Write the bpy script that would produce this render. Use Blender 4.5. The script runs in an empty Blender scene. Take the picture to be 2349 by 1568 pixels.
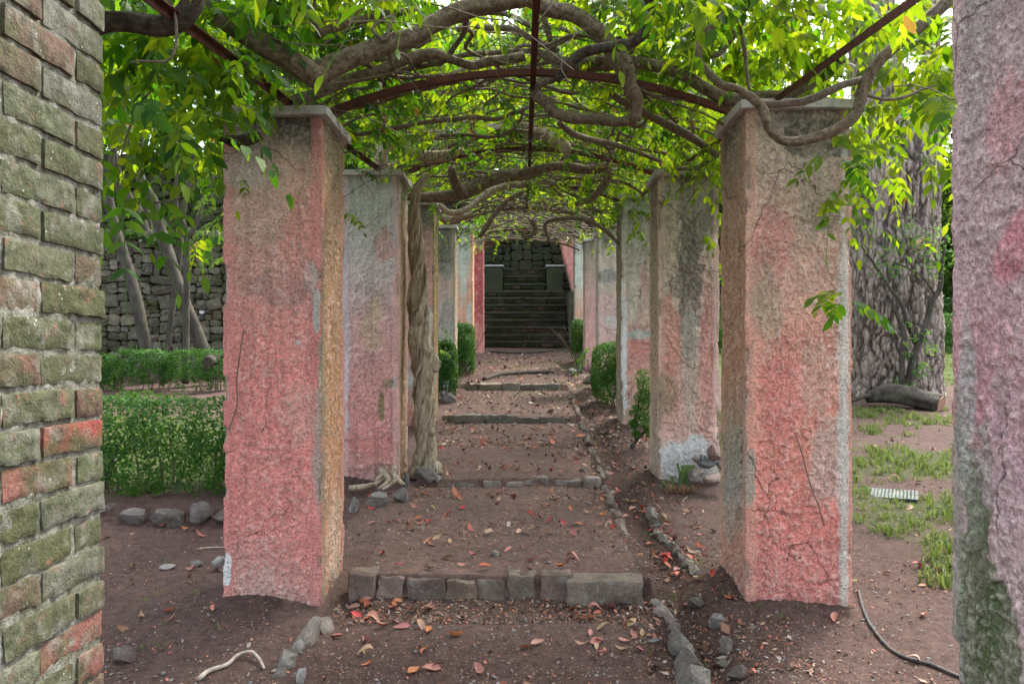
import bpy, math, random
import numpy as np
from mathutils import Vector, Matrix, Euler

scene = bpy.context.scene
col = scene.collection
R = math.radians

# ------------------------------------------------------------------ camera
H = 1.65                       # eye height above the datum
FPX, VX, VY = 1842.0, 1203.0, 815.0   # focal length and vanishing point (2349 px wide survey of the place)
cam_d = bpy.data.cameras.new("camera")
cam = bpy.data.objects.new("camera", cam_d)
col.objects.link(cam)
cam.location = (0, 0, H)
cam.rotation_euler = (R(90), 0, 0)
cam_d.sensor_width = 36
cam_d.lens = FPX / 2349 * 36
cam_d.shift_x = -(VX - 1174.5) / 2349
cam_d.shift_y = (VY - 784) / 2349
cam_d.clip_start = 0.05
cam_d.clip_end = 1000
scene.camera = cam

# ------------------------------------------------------------------ sky, sun, exposure
SUN_EL, SUN_AZ = R(56), R(38)          # azimuth from +Y towards +X
world = bpy.data.worlds.new("World")
scene.world = world
world.use_nodes = True
wn = world.node_tree.nodes
sky = wn.new("ShaderNodeTexSky")
sky.sky_type = 'NISHITA'
sky.sun_disc = False
sky.sun_elevation = SUN_EL
sky.sun_rotation = SUN_AZ
sky.air_density = 1.0
sky.dust_density = 4.0
sky.ozone_density = 0.7
bg = wn["Background"]
bg.inputs[1].default_value = 0.125
soft = wn.new("ShaderNodeHueSaturation")          # thin bright overcast: less blue than a clear sky
soft.inputs["Saturation"].default_value = 0.45
world.node_tree.links.new(sky.outputs[0], soft.inputs["Color"])
world.node_tree.links.new(soft.outputs[0], bg.inputs[0])
sun_d = bpy.data.lights.new("sun", 'SUN')
sun_d.energy = 1.5
sun_d.angle = R(10)
sun_d.color = (1.0, 0.95, 0.86)
sun = bpy.data.objects.new("sun", sun_d)
col.objects.link(sun)
sd = Vector((math.sin(SUN_AZ) * math.cos(SUN_EL), math.cos(SUN_AZ) * math.cos(SUN_EL), math.sin(SUN_EL)))
sun.rotation_euler = sd.to_track_quat('Z', 'Y').to_euler()
sun.location = (10, 10, 20)
scene.view_settings.view_transform = 'Standard'
scene.view_settings.look = 'None'
scene.view_settings.exposure = 2.53
scene.view_settings.gamma = 1.0
scene.view_settings.use_curve_mapping = False
scene.render.engine = 'CYCLES'
scene.cycles.max_bounces = 10
scene.cycles.diffuse_bounces = 5
scene.cycles.transmission_bounces = 8
scene.cycles.use_denoising = True

rng = np.random.default_rng(7)
random.seed(7)

# ------------------------------------------------------------------ helpers
def P(px, py, d):
    """survey point: picture position (2349 px wide) at distance d metres -> world"""
    return np.array([(px - VX) * d / FPX, d, (VY - py) * d / FPX + H])

def tag(o, label=None, cat=None, group=None, kind=None):
    if label: o['label'] = label
    if cat: o['category'] = cat
    if group: o['group'] = group
    if kind: o['kind'] = kind
    return o

def empty(name, loc, label, cat, group=None):
    o = bpy.data.objects.new(name, None)
    o.empty_display_size = 0.1
    col.objects.link(o)
    o.location = [float(v) for v in loc]
    return tag(o, label, cat, group)

def mesh_data(name, V, quads=None, tris=None, mat=None, smooth=True, colors=None, mats=None):
    V = np.asarray(V, dtype=np.float32)
    me = bpy.data.meshes.new(name)
    idx, tot = [], []
    if quads is not None and len(quads):
        q = np.asarray(quads, dtype=np.int32); idx.append(q.ravel()); tot.append(np.full(len(q), 4, np.int32))
    if tris is not None and len(tris):
        t = np.asarray(tris, dtype=np.int32); idx.append(t.ravel()); tot.append(np.full(len(t), 3, np.int32))
    idx = np.concatenate(idx); tot = np.concatenate(tot)
    start = np.zeros(len(tot), np.int32); start[1:] = np.cumsum(tot)[:-1]
    me.vertices.add(len(V)); me.vertices.foreach_set("co", V.ravel())
    me.loops.add(len(idx)); me.loops.foreach_set("vertex_index", idx)
    me.polygons.add(len(tot)); me.polygons.foreach_set("loop_start", start)
    me.polygons.foreach_set("use_smooth", np.full(len(tot), bool(smooth)))
    if colors is not None:
        a = me.color_attributes.new("Col", 'FLOAT_COLOR', 'POINT')
        c = np.ones((len(V), 4), np.float32); c[:, :3] = colors
        a.data.foreach_set("color", c.ravel())
    me.update(calc_edges=True)
    if mat: me.materials.append(mat)
    return me

def obj(name, me, parent=None, loc=None, rot=None, scale=None):
    o = bpy.data.objects.new(name, me)
    col.objects.link(o)
    if parent is not None:
        o.parent = parent
        if loc is None:               # geometry given in world space
            o.matrix_parent_inverse = Matrix.Translation(parent.location).inverted()
    if loc is not None: o.location = [float(v) for v in loc]
    if rot is not None: o.rotation_euler = rot
    if scale is not None: o.scale = scale
    return o

def child_w(o, parent, loc, rot=(0, 0, 0), scale=(1, 1, 1)):
    """parent o to an (unrotated) empty, o placed at a world location"""
    o.parent = parent
    o.location = [float(a) - b for a, b in zip(loc, parent.location)]
    o.rotation_euler = rot
    o.scale = scale
    return o

def hash01(ix, iy, iz, seed):
    with np.errstate(over='ignore'):
        h = (ix.astype(np.uint32) * np.uint32(374761393) + iy.astype(np.uint32) * np.uint32(668265263)
             + iz.astype(np.uint32) * np.uint32(2246822519) + np.uint32((seed * 3266489917) & 0xffffffff))
        h ^= h >> np.uint32(13); h *= np.uint32(1274126177); h ^= h >> np.uint32(16)
        h *= np.uint32(2246822519); h ^= h >> np.uint32(15)
    return h.astype(np.float64) / 4294967295.0

def vnoise(p, seed=0):
    p = np.asarray(p, dtype=np.float64)
    f = np.floor(p); i = f.astype(np.int64); u = p - f
    u = u * u * (3 - 2 * u)
    x, y, z = i[..., 0], i[..., 1], i[..., 2]
    r = 0
    for dx in (0, 1):
        wx = u[..., 0] if dx else 1 - u[..., 0]
        for dy in (0, 1):
            wy = u[..., 1] if dy else 1 - u[..., 1]
            for dz in (0, 1):
                wz = u[..., 2] if dz else 1 - u[..., 2]
                r = r + hash01(x + dx, y + dy, z + dz, seed) * wx * wy * wz
    return r

def fbm(p, oct=4, seed=0, gain=0.5):
    p = np.asarray(p, dtype=np.float64)
    a, s, r = 1.0, 0.0, 0.0
    for k in range(oct):
        r = r + a * vnoise(p * 2.0 ** k + 17.3 * k, seed + k); s += a; a *= gain
    return r / s

def sstep(a, b, x):
    t = np.clip((x - a) / (b - a), 0, 1)
    return t * t * (3 - 2 * t)

def spline(pts, step):
    """Catmull-Rom through pts (N,k) resampled roughly every `step` metres"""
    pts = np.asarray(pts, float)
    if len(pts) == 2:
        n = max(2, int(np.linalg.norm(pts[1, :3] - pts[0, :3]) / step))
        t = np.linspace(0, 1, n + 1)[:, None]
        return pts[0] * (1 - t) + pts[1] * t
    q = np.vstack([2 * pts[0] - pts[1], pts, 2 * pts[-1] - pts[-2]])
    out = []
    for i in range(1, len(q) - 2):
        n = max(1, int(np.linalg.norm(q[i + 1, :3] - q[i, :3]) / step))
        t = (np.arange(n) / n)[:, None]
        a, b, c, d = q[i - 1], q[i], q[i + 1], q[i + 2]
        out.append(0.5 * (2 * b + (c - a) * t + (2 * a - 5 * b + 4 * c - d) * t ** 2 + (3 * b - a - 3 * c + d) * t ** 3))
    out.append(q[-2][None])
    return np.vstack(out)

def tube_arrays(path, rad, sides=8, rough=0.0, seed=0, twist=0.0, ridges=0, capend=True, squash=1.0, rdepth=0.22):
    path = np.asarray(path, float); n = len(path)
    rad = np.broadcast_to(np.asarray(rad, float), (n,))
    T = np.gradient(path, axis=0); T /= np.linalg.norm(T, axis=1)[:, None] + 1e-12
    ref = np.array([0, 0, 1.0]) if abs(T[0][2]) < 0.9 else np.array([1.0, 0, 0])
    N = np.zeros((n, 3)); v = np.cross(T[0], ref); v /= np.linalg.norm(v); N[0] = v
    for i in range(1, n):
        v = N[i - 1] - T[i] * np.dot(N[i - 1], T[i]); N[i] = v / (np.linalg.norm(v) + 1e-12)
    B = np.cross(T, N)
    arc = np.concatenate([[0], np.cumsum(np.linalg.norm(np.diff(path, axis=0), axis=1))])
    a = np.arange(sides) * 2 * math.pi / sides
    A = a[None, :] + twist * arc[:, None]
    ca, sa = np.cos(A), np.sin(A)
    D = ca[..., None] * N[:, None, :] + squash * sa[..., None] * B[:, None, :]
    r = np.repeat(rad[:, None], sides, 1)
    if rough:
        q = np.stack([np.cos(a)[None, :] * 1.3 + 0 * A, np.sin(a)[None, :] * 1.3 + 0 * A, (arc / (rad.mean() * 3.0))[:, None] + 0 * A], -1)
        nz = fbm(q + seed * 7.1, 3, seed) - 0.5
        r = r * (1 + rough * 2 * nz)
    if ridges:
        q = np.stack([np.cos(a)[None, :] * ridges / 4 + 0 * A, np.sin(a)[None, :] * ridges / 4 + 0 * A, (arc / (rad.mean() * 7))[:, None] + 0 * A], -1)
        r = r * (1 + rdepth * (np.abs(vnoise(q, seed + 5) - 0.5) * 2 - 0.5))
    V = path[:, None, :] + D * r[..., None]
    V = V.reshape(-1, 3)
    i = np.arange(n - 1)[:, None]; j = np.arange(sides)[None, :]
    jn = (j + 1) % sides
    Q = np.stack([i * sides + j, i * sides + jn, (i + 1) * sides + jn, (i + 1) * sides + j], -1).reshape(-1, 4)
    tris = None
    if capend:
        V = np.vstack([V, path[:1], path[-1:]])
        b0, b1 = n * sides, n * sides + 1
        jj = np.arange(sides); jx = (jj + 1) % sides
        tris = np.vstack([np.stack([np.full(sides, b0), jx, jj], 1),
                          np.stack([np.full(sides, b1), (n - 1) * sides + jj, (n - 1) * sides + jx], 1)])
    return V, Q, tris

def tube(name, path, rad, mat, parent=None, sides=8, smooth=True, **k):
    V, Q, T = tube_arrays(path, rad, sides, **k)
    return obj(name, mesh_data(name, V, Q, T, mat, smooth), parent)

class Acc:
    """collects several shapes into one mesh"""
    def __init__(s): s.V, s.Q, s.T, s.C, s.n = [], [], [], [], 0
    def add(s, V, Q=None, T=None, C=None):
        V = np.asarray(V, float)
        s.V.append(V)
        if Q is not None and len(Q): s.Q.append(np.asarray(Q) + s.n)
        if T is not None and len(T): s.T.append(np.asarray(T) + s.n)
        if C is not None: s.C.append(np.broadcast_to(np.asarray(C, float), (len(V), 3)))
        s.n += len(V)
    def mesh(s, name, mat, smooth=True):
        return mesh_data(name, np.vstack(s.V), np.vstack(s.Q) if s.Q else None, np.vstack(s.T) if s.T else None,
                         mat, smooth, np.vstack(s.C) if s.C else None)

BOXQ = np.array([[0, 3, 2, 1], [4, 5, 6, 7], [0, 1, 5, 4], [1, 2, 6, 5], [2, 3, 7, 6], [3, 0, 4, 7]])
def box_arrays(x0, x1, y0, y1, z0, z1):
    V = np.array([[x0, y0, z0], [x1, y0, z0], [x1, y1, z0], [x0, y1, z0], [x0, y0, z1], [x1, y0, z1], [x1, y1, z1], [x0, y1, z1]], float)
    return V, BOXQ

def block_arrays(sx, sy, sz, nx=4, ny=2, nz=2, bev=0.012, jit=0.01, seed=0, freq=8.0):
    """subdivided rounded block, centred, with noise: bricks, stones, slabs"""
    def face(u, v, nu, nv, fn):
        gu, gv = np.meshgrid(np.linspace(-1, 1, nu + 1), np.linspace(-1, 1, nv + 1), indexing='ij')
        V = fn(gu.ravel(), gv.ravel())
        i, j = np.meshgrid(np.arange(nu), np.arange(nv), indexing='ij'); i = i.ravel(); j = j.ravel(); w = nv + 1
        return V, np.stack([i * w + j, (i + 1) * w + j, (i + 1) * w + j + 1, i * w + j + 1], 1)
    A = Acc(); o = lambda u: np.ones_like(u)
    for V, Q in (face(0, 0, nx, nz, lambda u, v: np.stack([u, -o(u), v], 1)), face(0, 0, nx, nz, lambda u, v: np.stack([-u, o(u), v], 1)),
                 face(0, 0, ny, nz, lambda u, v: np.stack([o(u), u, v], 1)), face(0, 0, ny, nz, lambda u, v: np.stack([-o(u), -u, v], 1)),
                 face(0, 0, nx, ny, lambda u, v: np.stack([u, v, o(u)], 1)), face(0, 0, nx, ny, lambda u, v: np.stack([-u, v, -o(u)], 1))):
        A.add(V, Q)
    V = np.vstack(A.V); Q = np.vstack(A.Q)
    h = np.array([sx, sy, sz]) / 2
    b = min(bev, h.min() * 0.8)
    Pn = V * h
    inner = np.clip(Pn, -(h - b), h - b)
    d = Pn - inner; L = np.linalg.norm(d, axis=1)[:, None]
    Pn = np.where(L > 1e-9, inner + d / np.maximum(L, 1e-9) * np.minimum(L, b), Pn)
    if jit:
        q = np.round(Pn, 5) * freq + seed * 13.7
        off = np.stack([fbm(q + k * 31.7, 2, seed + k) - 0.5 for k in range(3)], 1)
        Pn = Pn + off * 2 * jit
    return Pn, Q

def rock_arrays(sx, sy, sz, seed=0, cuts=9, nu=12, nv=8):
    """angular broken rock: sphere cut by random planes"""
    rs = np.random.default_rng(seed)
    u, v = np.meshgrid(np.arange(nu) * 2 * math.pi / nu, np.linspace(0.12, math.pi - 0.12, nv), indexing='ij')
    V = np.stack([np.cos(u) * np.sin(v), np.sin(u) * np.sin(v), np.cos(v)], -1).reshape(-1, 3)
    V = V * 1.3
    for k in range(cuts):
        n = rs.normal(size=3); n /= np.linalg.norm(n); d = rs.uniform(0.62, 0.9)
        s = V @ n - d
        V = V - np.maximum(s, 0)[:, None] * n
    V = V + (fbm(V * 2.2 + seed, 2, seed)[:, None] - 0.5) * 0.14 * V + (fbm(V * 5.5 + seed, 2, seed + 1)[:, None] - 0.5) * 0.26 * V
    V = V / np.abs(V).max(0) * np.array([sx, sy, sz]) / 2
    i, j = np.meshgrid(np.arange(nu), np.arange(nv - 1), indexing='ij'); i = i.ravel(); j = j.ravel(); ip = (i + 1) % nu
    Q = np.stack([i * nv + j, i * nv + j + 1, ip * nv + j + 1, ip * nv + j], 1)
    A0 = len(V)
    V = np.vstack([V, V.reshape(nu, nv, 3)[:, 0].mean(0), V.reshape(nu, nv, 3)[:, -1].mean(0)])
    ii = np.arange(nu); ix = (ii + 1) % nu
    T = np.vstack([np.stack([np.full(nu, A0), ii * nv, ix * nv], 1), np.stack([np.full(nu, A0 + 1), ix * nv + nv - 1, ii * nv + nv - 1], 1)])
    return V, Q, T
# ------------------------------------------------------------------ materials
def new_mat(name):
    m = bpy.data.materials.new(name); m.use_nodes = True
    nt = m.node_tree
    for n in list(nt.nodes): nt.nodes.remove(n)
    out = nt.nodes.new("ShaderNodeOutputMaterial")
    return m, nt, out

class N:
    def __init__(s, nt): s.nt = nt
    def node(s, t, **kw):
        n = s.nt.nodes.new(t)
        for k, v in kw.items(): setattr(n, k, v)
        return n
    def link(s, a, b): s.nt.links.new(a, b)
    def val(s, sock, v):
        if isinstance(v, bpy.types.NodeSocket): s.link(v, sock)
        elif isinstance(v, (tuple, list)) and len(v) == 3 and sock.type == 'RGBA': sock.default_value = (*v, 1)
        else: sock.default_value = v
    def noise(s, vec, scale, detail=4, rough=0.55, dist=0.0):
        n = s.node("ShaderNodeTexNoise")
        if vec is not None: s.link(vec, n.inputs["Vector"])
        n.inputs["Scale"].default_value = scale; n.inputs["Detail"].default_value = detail
        n.inputs["Roughness"].default_value = rough; n.inputs["Distortion"].default_value = dist
        return n.outputs["Fac"]
    def voro(s, vec, scale, out="Distance", feature='F1', rand=1.0):
        n = s.node("ShaderNodeTexVoronoi", feature=feature)
        if vec is not None: s.link(vec, n.inputs["Vector"])
        n.inputs["Scale"].default_value = scale; n.inputs["Randomness"].default_value = rand
        return n.outputs[out]
    def ramp(s, fac, stops, interp='LINEAR'):
        n = s.node("ShaderNodeValToRGB"); n.color_ramp.interpolation = interp
        e = n.color_ramp.elements
        while len(e) < len(stops): e.new(0.5)
        for k, (p, c) in enumerate(stops):
            e[k].position = p
            e[k].color = (c, c, c, 1) if not isinstance(c, (tuple, list)) else (*c, 1)
        s.link(fac, n.inputs[0])
        return n.outputs[0]
    def mix(s, fac, a, b, mode='MIX'):
        n = s.node("ShaderNodeMix", data_type='RGBA', blend_type=mode)
        s.val(n.inputs[0], fac); s.val(n.inputs[6], a); s.val(n.inputs[7], b)
        return n.outputs[2]
    def math(s, op, a, b=0.0):
        n = s.node("ShaderNodeMath", operation=op); s.val(n.inputs[0], a); s.val(n.inputs[1], b)
        return n.outputs[0]
    def bump(s, h, strength=0.5, dist=0.01, normal=None):
        n = s.node("ShaderNodeBump"); s.link(h, n.inputs["Height"])
        n.inputs["Strength"].default_value = strength; n.inputs["Distance"].default_value = dist
        if normal is not None: s.link(normal, n.inputs["Normal"])
        return n.outputs[0]
    def node_color_noise(s, vec, scale):
        n = s.node("ShaderNodeTexNoise"); s.link(vec, n.inputs["Vector"]); n.inputs["Scale"].default_value = scale; n.inputs["Detail"].default_value = 3
        return n.outputs["Color"]
    def coord(s, which="Object"): return s.node("ShaderNodeTexCoord").outputs[which]
    def attr(s, name="Col"): return s.node("ShaderNodeAttribute", attribute_name=name).outputs["Color"]
    def info(s, which): return s.node("ShaderNodeObjectInfo").outputs[which]
    def pos(s): return s.node("ShaderNodeNewGeometry").outputs["Position"]
    def rpi(s): return s.node("ShaderNodeNewGeometry").outputs["Random Per Island"]
    def mapping(s, vec, scale=(1, 1, 1)):
        n = s.node("ShaderNodeMapping"); s.link(vec, n.inputs[0]); n.inputs["Scale"].default_value = scale
        return n.outputs[0]
    def hsv(s, c, h=0.5, sat=1.0, v=1.0):
        n = s.node("ShaderNodeHueSaturation"); s.val(n.inputs["Hue"], h); s.val(n.inputs["Saturation"], sat); s.val(n.inputs["Value"], v); s.val(n.inputs["Color"], c)
        return n.outputs[0]
    def bsdf(s, color, rough=0.85, normal=None, spec=0.3):
        n = s.node("ShaderNodeBsdfPrincipled"); s.val(n.inputs["Base Color"], color); s.val(n.inputs["Roughness"], rough)
        n.inputs["Specular IOR Level"].default_value = spec
        if normal is not None: s.link(normal, n.inputs["Normal"])
        return n.outputs[0]

def simple(name, build):
    m, nt, out = new_mat(name); b = N(nt)
    sh = build(b); nt.links.new(sh, out.inputs[0])
    return m

def _plaster(b):
    p = b.pos(); c = b.attr()
    n1 = b.noise(p, 9, 5, 0.6); n2 = b.noise(p, 85, 4, 0.65); n3 = b.noise(p, 320, 3, 0.6)
    c = b.mix(0.8, c, b.ramp(n1, [(0.3, 0.84), (0.65, 1.18)]), 'MULTIPLY')
    c = b.mix(0.9, c, b.ramp(n2, [(0.33, 0.56), (0.52, 1.15)]), 'MULTIPLY')
    streak = b.noise(b.mapping(p, (9, 9, 0.8)), 2.2, 5, 0.65)
    c = b.mix(0.45, c, b.ramp(streak, [(0.34, 0.66), (0.54, 1.1)]), 'MULTIPLY')
    pale = b.ramp(b.noise(p, 60, 5, 0.7), [(0.57, 0.0), (0.63, 0.8)])
    c = b.mix(pale, c, b.mix(0.45, c, (0.42, 0.41, 0.38)))
    dark = b.ramp(b.noise(p, 27, 6, 0.75), [(0.59, 0.0), (0.67, 0.7)])
    c = b.mix(dark, c, b.mix(0.6, c, (0.07, 0.065, 0.06)))
    pit = b.ramp(b.noise(p, 105, 3, 0.6), [(0.30, 1.0), (0.40, 0.0)])
    c = b.mix(b.math('MULTIPLY', pit, 0.55), c, b.mix(0.75, c, (0.10, 0.07, 0.06)))
    wp = b.mix(0.12, p, b.node_color_noise(p, 6))
    crk = b.ramp(b.voro(wp, 2.6, "Distance", 'DISTANCE_TO_EDGE'), [(0.0, 1.0), (0.009, 0.0)])
    crk = b.math('MULTIPLY', crk, b.ramp(b.noise(p, 2.1, 2), [(0.52, 0.0), (0.58, 0.85)]))
    c = b.mix(crk, c, (0.05, 0.04, 0.035))
    h = b.math('ADD', b.math('MULTIPLY', b.ramp(n2, [(0.35, 0.0), (0.60, 1.0)]), 0.7), b.math('MULTIPLY', n3, 0.3))
    return b.bsdf(c, 0.93, b.bump(h, 0.9, 0.013), 0.2)
M_PLASTER = simple("plaster", _plaster)

def _cap(b):
    p = b.pos()
    c = b.ramp(b.noise(p, 7, 6, 0.65), [(0.3, (0.30, 0.30, 0.28)), (0.5, (0.44, 0.44, 0.42)), (0.7, (0.55, 0.55, 0.53))])
    c = b.mix(b.ramp(b.noise(p, 30, 5, 0.7), [(0.5, 0.0), (0.7, 0.65)]), c, (0.16, 0.16, 0.13))
    return b.bsdf(c, 0.75, b.bump(b.noise(p, 90, 4), 0.4, 0.006))
M_CAP = simple("cap_slab", _cap)

def _brick(b):
    p = b.pos(); c = b.info("Color"); r = b.info("Random")
    n1 = b.noise(p, 11, 6, 0.65); n2 = b.noise(p, 48, 5, 0.65); n3 = b.noise(p, 160, 4, 0.6)
    moss = b.ramp(b.noise(p, 6.5, 5, 0.65), [(0.40, 0.0), (0.58, 0.9)])
    c = b.mix(moss, c, (0.095, 0.108, 0.052))
    c = b.mix(b.ramp(n1, [(0.52, 0.0), (0.66, 0.75)]), c, (0.25, 0.245, 0.205))
    c = b.mix(b.ramp(b.noise(p, 17, 6, 0.7), [(0.58, 0.0), (0.68, 0.6)]), c, (0.33, 0.14, 0.105))
    c = b.mix(0.9, c, b.ramp(n2, [(0.3, 0.40), (0.62, 0.88)]), 'MULTIPLY')
    spots = b.ramp(b.voro(p, 55), [(0.10, 1.0), (0.2, 0.0)])
    sel = b.ramp(b.noise(p, 13, 3), [(0.56, 0.0), (0.62, 0.8)])
    c = b.mix(b.math('MULTIPLY', spots, sel), c, (0.40, 0.37, 0.32))
    h = b.math('ADD', b.math('MULTIPLY', n2, 0.65), b.math('MULTIPLY', n3, 0.35))
    return b.bsdf(c, 0.92, b.bump(h, 0.8, 0.01), 0.2)
M_BRICK = simple("old_brick", _brick)

def _mortar(b):
    p = b.pos()
    n1 = b.noise(p, 25, 6, 0.7); n2 = b.noise(p, 130, 4, 0.7)
    c = b.ramp(n1, [(0.35, (0.09, 0.09, 0.06)), (0.5, (0.20, 0.195, 0.155)), (0.68, (0.38, 0.38, 0.34))])
    return b.bsdf(c, 0.95, b.bump(b.math('ADD', n1, n2), 0.9, 0.015), 0.15)
M_MORTAR = simple("mortar", _mortar)

def _dirt(b):
    p = b.pos(); c = b.attr()
    n1 = b.noise(p, 1.6, 6, 0.6); n2 = b.noise(p, 22, 6, 0.7); n3 = b.noise(p, 140, 4, 0.7)
    c = b.mix(0.75, c, b.ramp(n1, [(0.3, 0.62), (0.7, 1.0)]), 'MULTIPLY')
    c = b.mix(0.85, c, b.ramp(n2, [(0.32, 0.42), (0.66, 1.2)]), 'MULTIPLY')
    chip = b.ramp(b.noise(p, 95, 4, 0.75), [(0.61, 0.0), (0.66, 0.8)])
    c = b.mix(chip, c, b.mix(b.noise(p, 30, 2), (0.21, 0.13, 0.10), (0.42, 0.33, 0.27)))
    spk = b.ramp(b.voro(p, 75), [(0.10, 1.0), (0.17, 0.0)])
    rnd = b.node("ShaderNodeSeparateColor"); b.link(b.voro(p, 75, "Color"), rnd.inputs[0])
    pick = b.ramp(rnd.outputs[0], [(0.82, 0.0), (0.85, 1.0)])
    c = b.mix(b.math('MULTIPLY', spk, pick), c, (0.33, 0.29, 0.25))
    h = b.math('ADD', b.math('MULTIPLY', n2, 0.5), b.math('ADD', b.math('MULTIPLY', n3, 0.35), b.math('MULTIPLY', b.math('MULTIPLY', spk, pick), 0.4)))
    return b.bsdf(c, 0.95, b.bump(h, 0.9, 0.02), 0.15)
M_DIRT = simple("dirt", _dirt)

def _stone(b):
    p = b.pos(); c = b.info("Color")
    n1 = b.noise(p, 8, 6, 0.65); n2 = b.noise(p, 45, 5, 0.7)
    c = b.mix(0.7, c, b.ramp(n1, [(0.3, 0.75), (0.65, 1.5)]), 'MULTIPLY')
    lich = b.ramp(b.noise(p, 21, 6, 0.75), [(0.53, 0.0), (0.60, 0.8)])
    c = b.mix(lich, c, (0.34, 0.33, 0.29))
    c = b.mix(0.6, c, b.ramp(n2, [(0.3, 0.6), (0.6, 1.15)]), 'MULTIPLY')
    earth = b.ramp(b.noise(p, 5, 4, 0.6), [(0.36, 0.6), (0.5, 0.0)])
    c = b.mix(earth, c, (0.13, 0.09, 0.072))
    n3 = b.noise(p, 120, 4, 0.7)
    return b.bsdf(c, 0.92, b.bump(b.math('ADD', n1, b.math('ADD', n2, n3)), 1.0, 0.025), 0.2)
M_STONE = simple("stone", _stone)

def _mstone(b):
    p = b.pos(); c = b.info("Color")
    n1 = b.noise(p, 6, 6, 0.65); n2 = b.noise(p, 30, 5, 0.7)
    c = b.mix(0.8, c, b.ramp(n1, [(0.3, 0.5), (0.7, 1.1)]), 'MULTIPLY')
    c = b.mix(b.ramp(b.noise(p, 2.2, 6, 0.7), [(0.45, 0.0), (0.62, 0.8)]), c, (0.055, 0.07, 0.025))
    c = b.mix(0.6, c, b.ramp(n2, [(0.3, 0.5), (0.65, 1.0)]), 'MULTIPLY')
    return b.bsdf(c, 0.95, b.bump(b.math('ADD', n1, n2), 0.8, 0.02), 0.2)
M_MSTONE = simple("mossy_stone", _mstone)

def bark(name, c0, c1, c2, scale, stretch, strength=0.9, dist=0.012, moss=0.0):
    def f(b):
        p = b.pos(); q = p if stretch is None else b.mapping(p, stretch)
        n1 = b.noise(q, scale, 6, 0.7, 0.6); n2 = b.noise(p, scale * 4, 4, 0.7)
        c = b.ramp(n1, [(0.30, c0), (0.46, c1), (0.66, c2)])
        if moss: c = b.mix(b.ramp(b.noise(p, 5, 5, 0.7), [(0.5, 0.0), (0.65, moss)]), c, (0.09, 0.095, 0.045))
        c = b.mix(0.5, c, b.ramp(n2, [(0.3, 0.5), (0.65, 1.0)]), 'MULTIPLY')
        return b.bsdf(c, 0.93, b.bump(b.math('ADD', n1, b.math('MULTIPLY', n2, 0.4)), strength, dist), 0.2)
    return simple(name, f)
M_VINE = bark("vine_bark", (0.05, 0.037, 0.025), (0.145, 0.112, 0.078), (0.28, 0.23, 0.165), 38, None, 0.9, 0.01, 0.35)
M_TWIG = bark("twig_bark", (0.06, 0.046, 0.034), (0.14, 0.112, 0.085), (0.24, 0.20, 0.155), 60, None, 0.6, 0.005)
M_VTRUNK = bark("old_vine_bark", (0.085, 0.055, 0.033), (0.44, 0.36, 0.25), (0.70, 0.62, 0.48), 16, (2.2, 2.2, 0.5), 1.0, 0.035)
M_DARKVINE = bark("dark_vine_bark", (0.02, 0.015, 0.012), (0.055, 0.042, 0.033), (0.12, 0.10, 0.08), 30, None, 1.0, 0.015)
M_TREE = bark("tree_bark", (0.032, 0.027, 0.023), (0.060, 0.053, 0.044), (0.11, 0.098, 0.08), 10, (1, 1, 0.4), 0.5, 0.01, 0.5)
M_DEAD = bark("dead_wood", (0.22, 0.17, 0.13), (0.40, 0.34, 0.28), (0.55, 0.49, 0.42), 25, None, 0.6, 0.005)

def _pine(b):
    p = b.mapping(b.pos(), (1, 1, 0.33))
    v = b.voro(p, 13, "Distance", 'DISTANCE_TO_EDGE')
    n = b.noise(p, 26, 6, 0.7, 0.8)
    c = b.attr()
    c = b.mix(0.7, c, b.ramp(n, [(0.3, 0.5), (0.65, 1.1)]), 'MULTIPLY')
    c = b.mix(b.ramp(v, [(0.0, 0.6), (0.10, 0.0)]), c, (0.045, 0.035, 0.03))
    return b.bsdf(c, 0.95, b.bump(b.math('ADD', b.ramp(v, [(0.0, 0.0), (0.2, 1.0)]), n), 0.9, 0.03), 0.15)
M_PINE = simple("fissured_bark", _pine)

def leaf_mat(name, cols, tcols, tfac=0.5, rough=0.45, use_obj=False, brown=False):
    def f(b):
        r = b.rpi() if not use_obj else b.info("Random")
        n = b.noise(b.pos(), 1.1, 2, 0.5)
        k = b.math('ADD', b.math('MULTIPLY', r, 0.6), b.math('MULTIPLY', n, 0.4))
        st = [0.15, 0.5, 0.85]
        c = b.ramp(k, list(zip(st, cols))); t = b.ramp(k, list(zip(st, tcols)))
        if brown:
            dead = b.math('GREATER_THAN', r, 0.985)
            c = b.mix(dead, c, (0.20, 0.12, 0.04)); t = b.mix(dead, t, (0.30, 0.17, 0.03))
        d = b.bsdf(c, rough + .12, None, 0.12)
        tr = b.node("ShaderNodeBsdfTranslucent"); b.link(t, tr.inputs[0])
        mx = b.node("ShaderNodeMixShader"); mx.inputs[0].default_value = tfac
        b.link(d, mx.inputs[1]); b.link(tr.outputs[0], mx.inputs[2])
        return mx.outputs[0]
    return simple(name, f)
M_WLEAF = leaf_mat("lit_wisteria_leaf", [(0.022, 0.075, 0.012), (0.038, 0.105, 0.014), (0.07, 0.15, 0.018)],
                   [(0.12, 0.27, 0.004), (0.27, 0.40, 0.006), (0.48, 0.56, 0.014)], 0.5, brown=True)  # lit copy of the leaf, brighter and yellower, mostly on the right
M_WLEAFD = leaf_mat("shaded_wisteria_leaf", [(0.018, 0.062, 0.012), (0.030, 0.090, 0.015), (0.052, 0.120, 0.018)],
                    [(0.05, 0.19, 0.006), (0.12, 0.29, 0.007), (0.26, 0.43, 0.010)], 0.48, 0.4, brown=True)  # shaded copy of the same leaf: the left side's shade put into its colour
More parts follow.
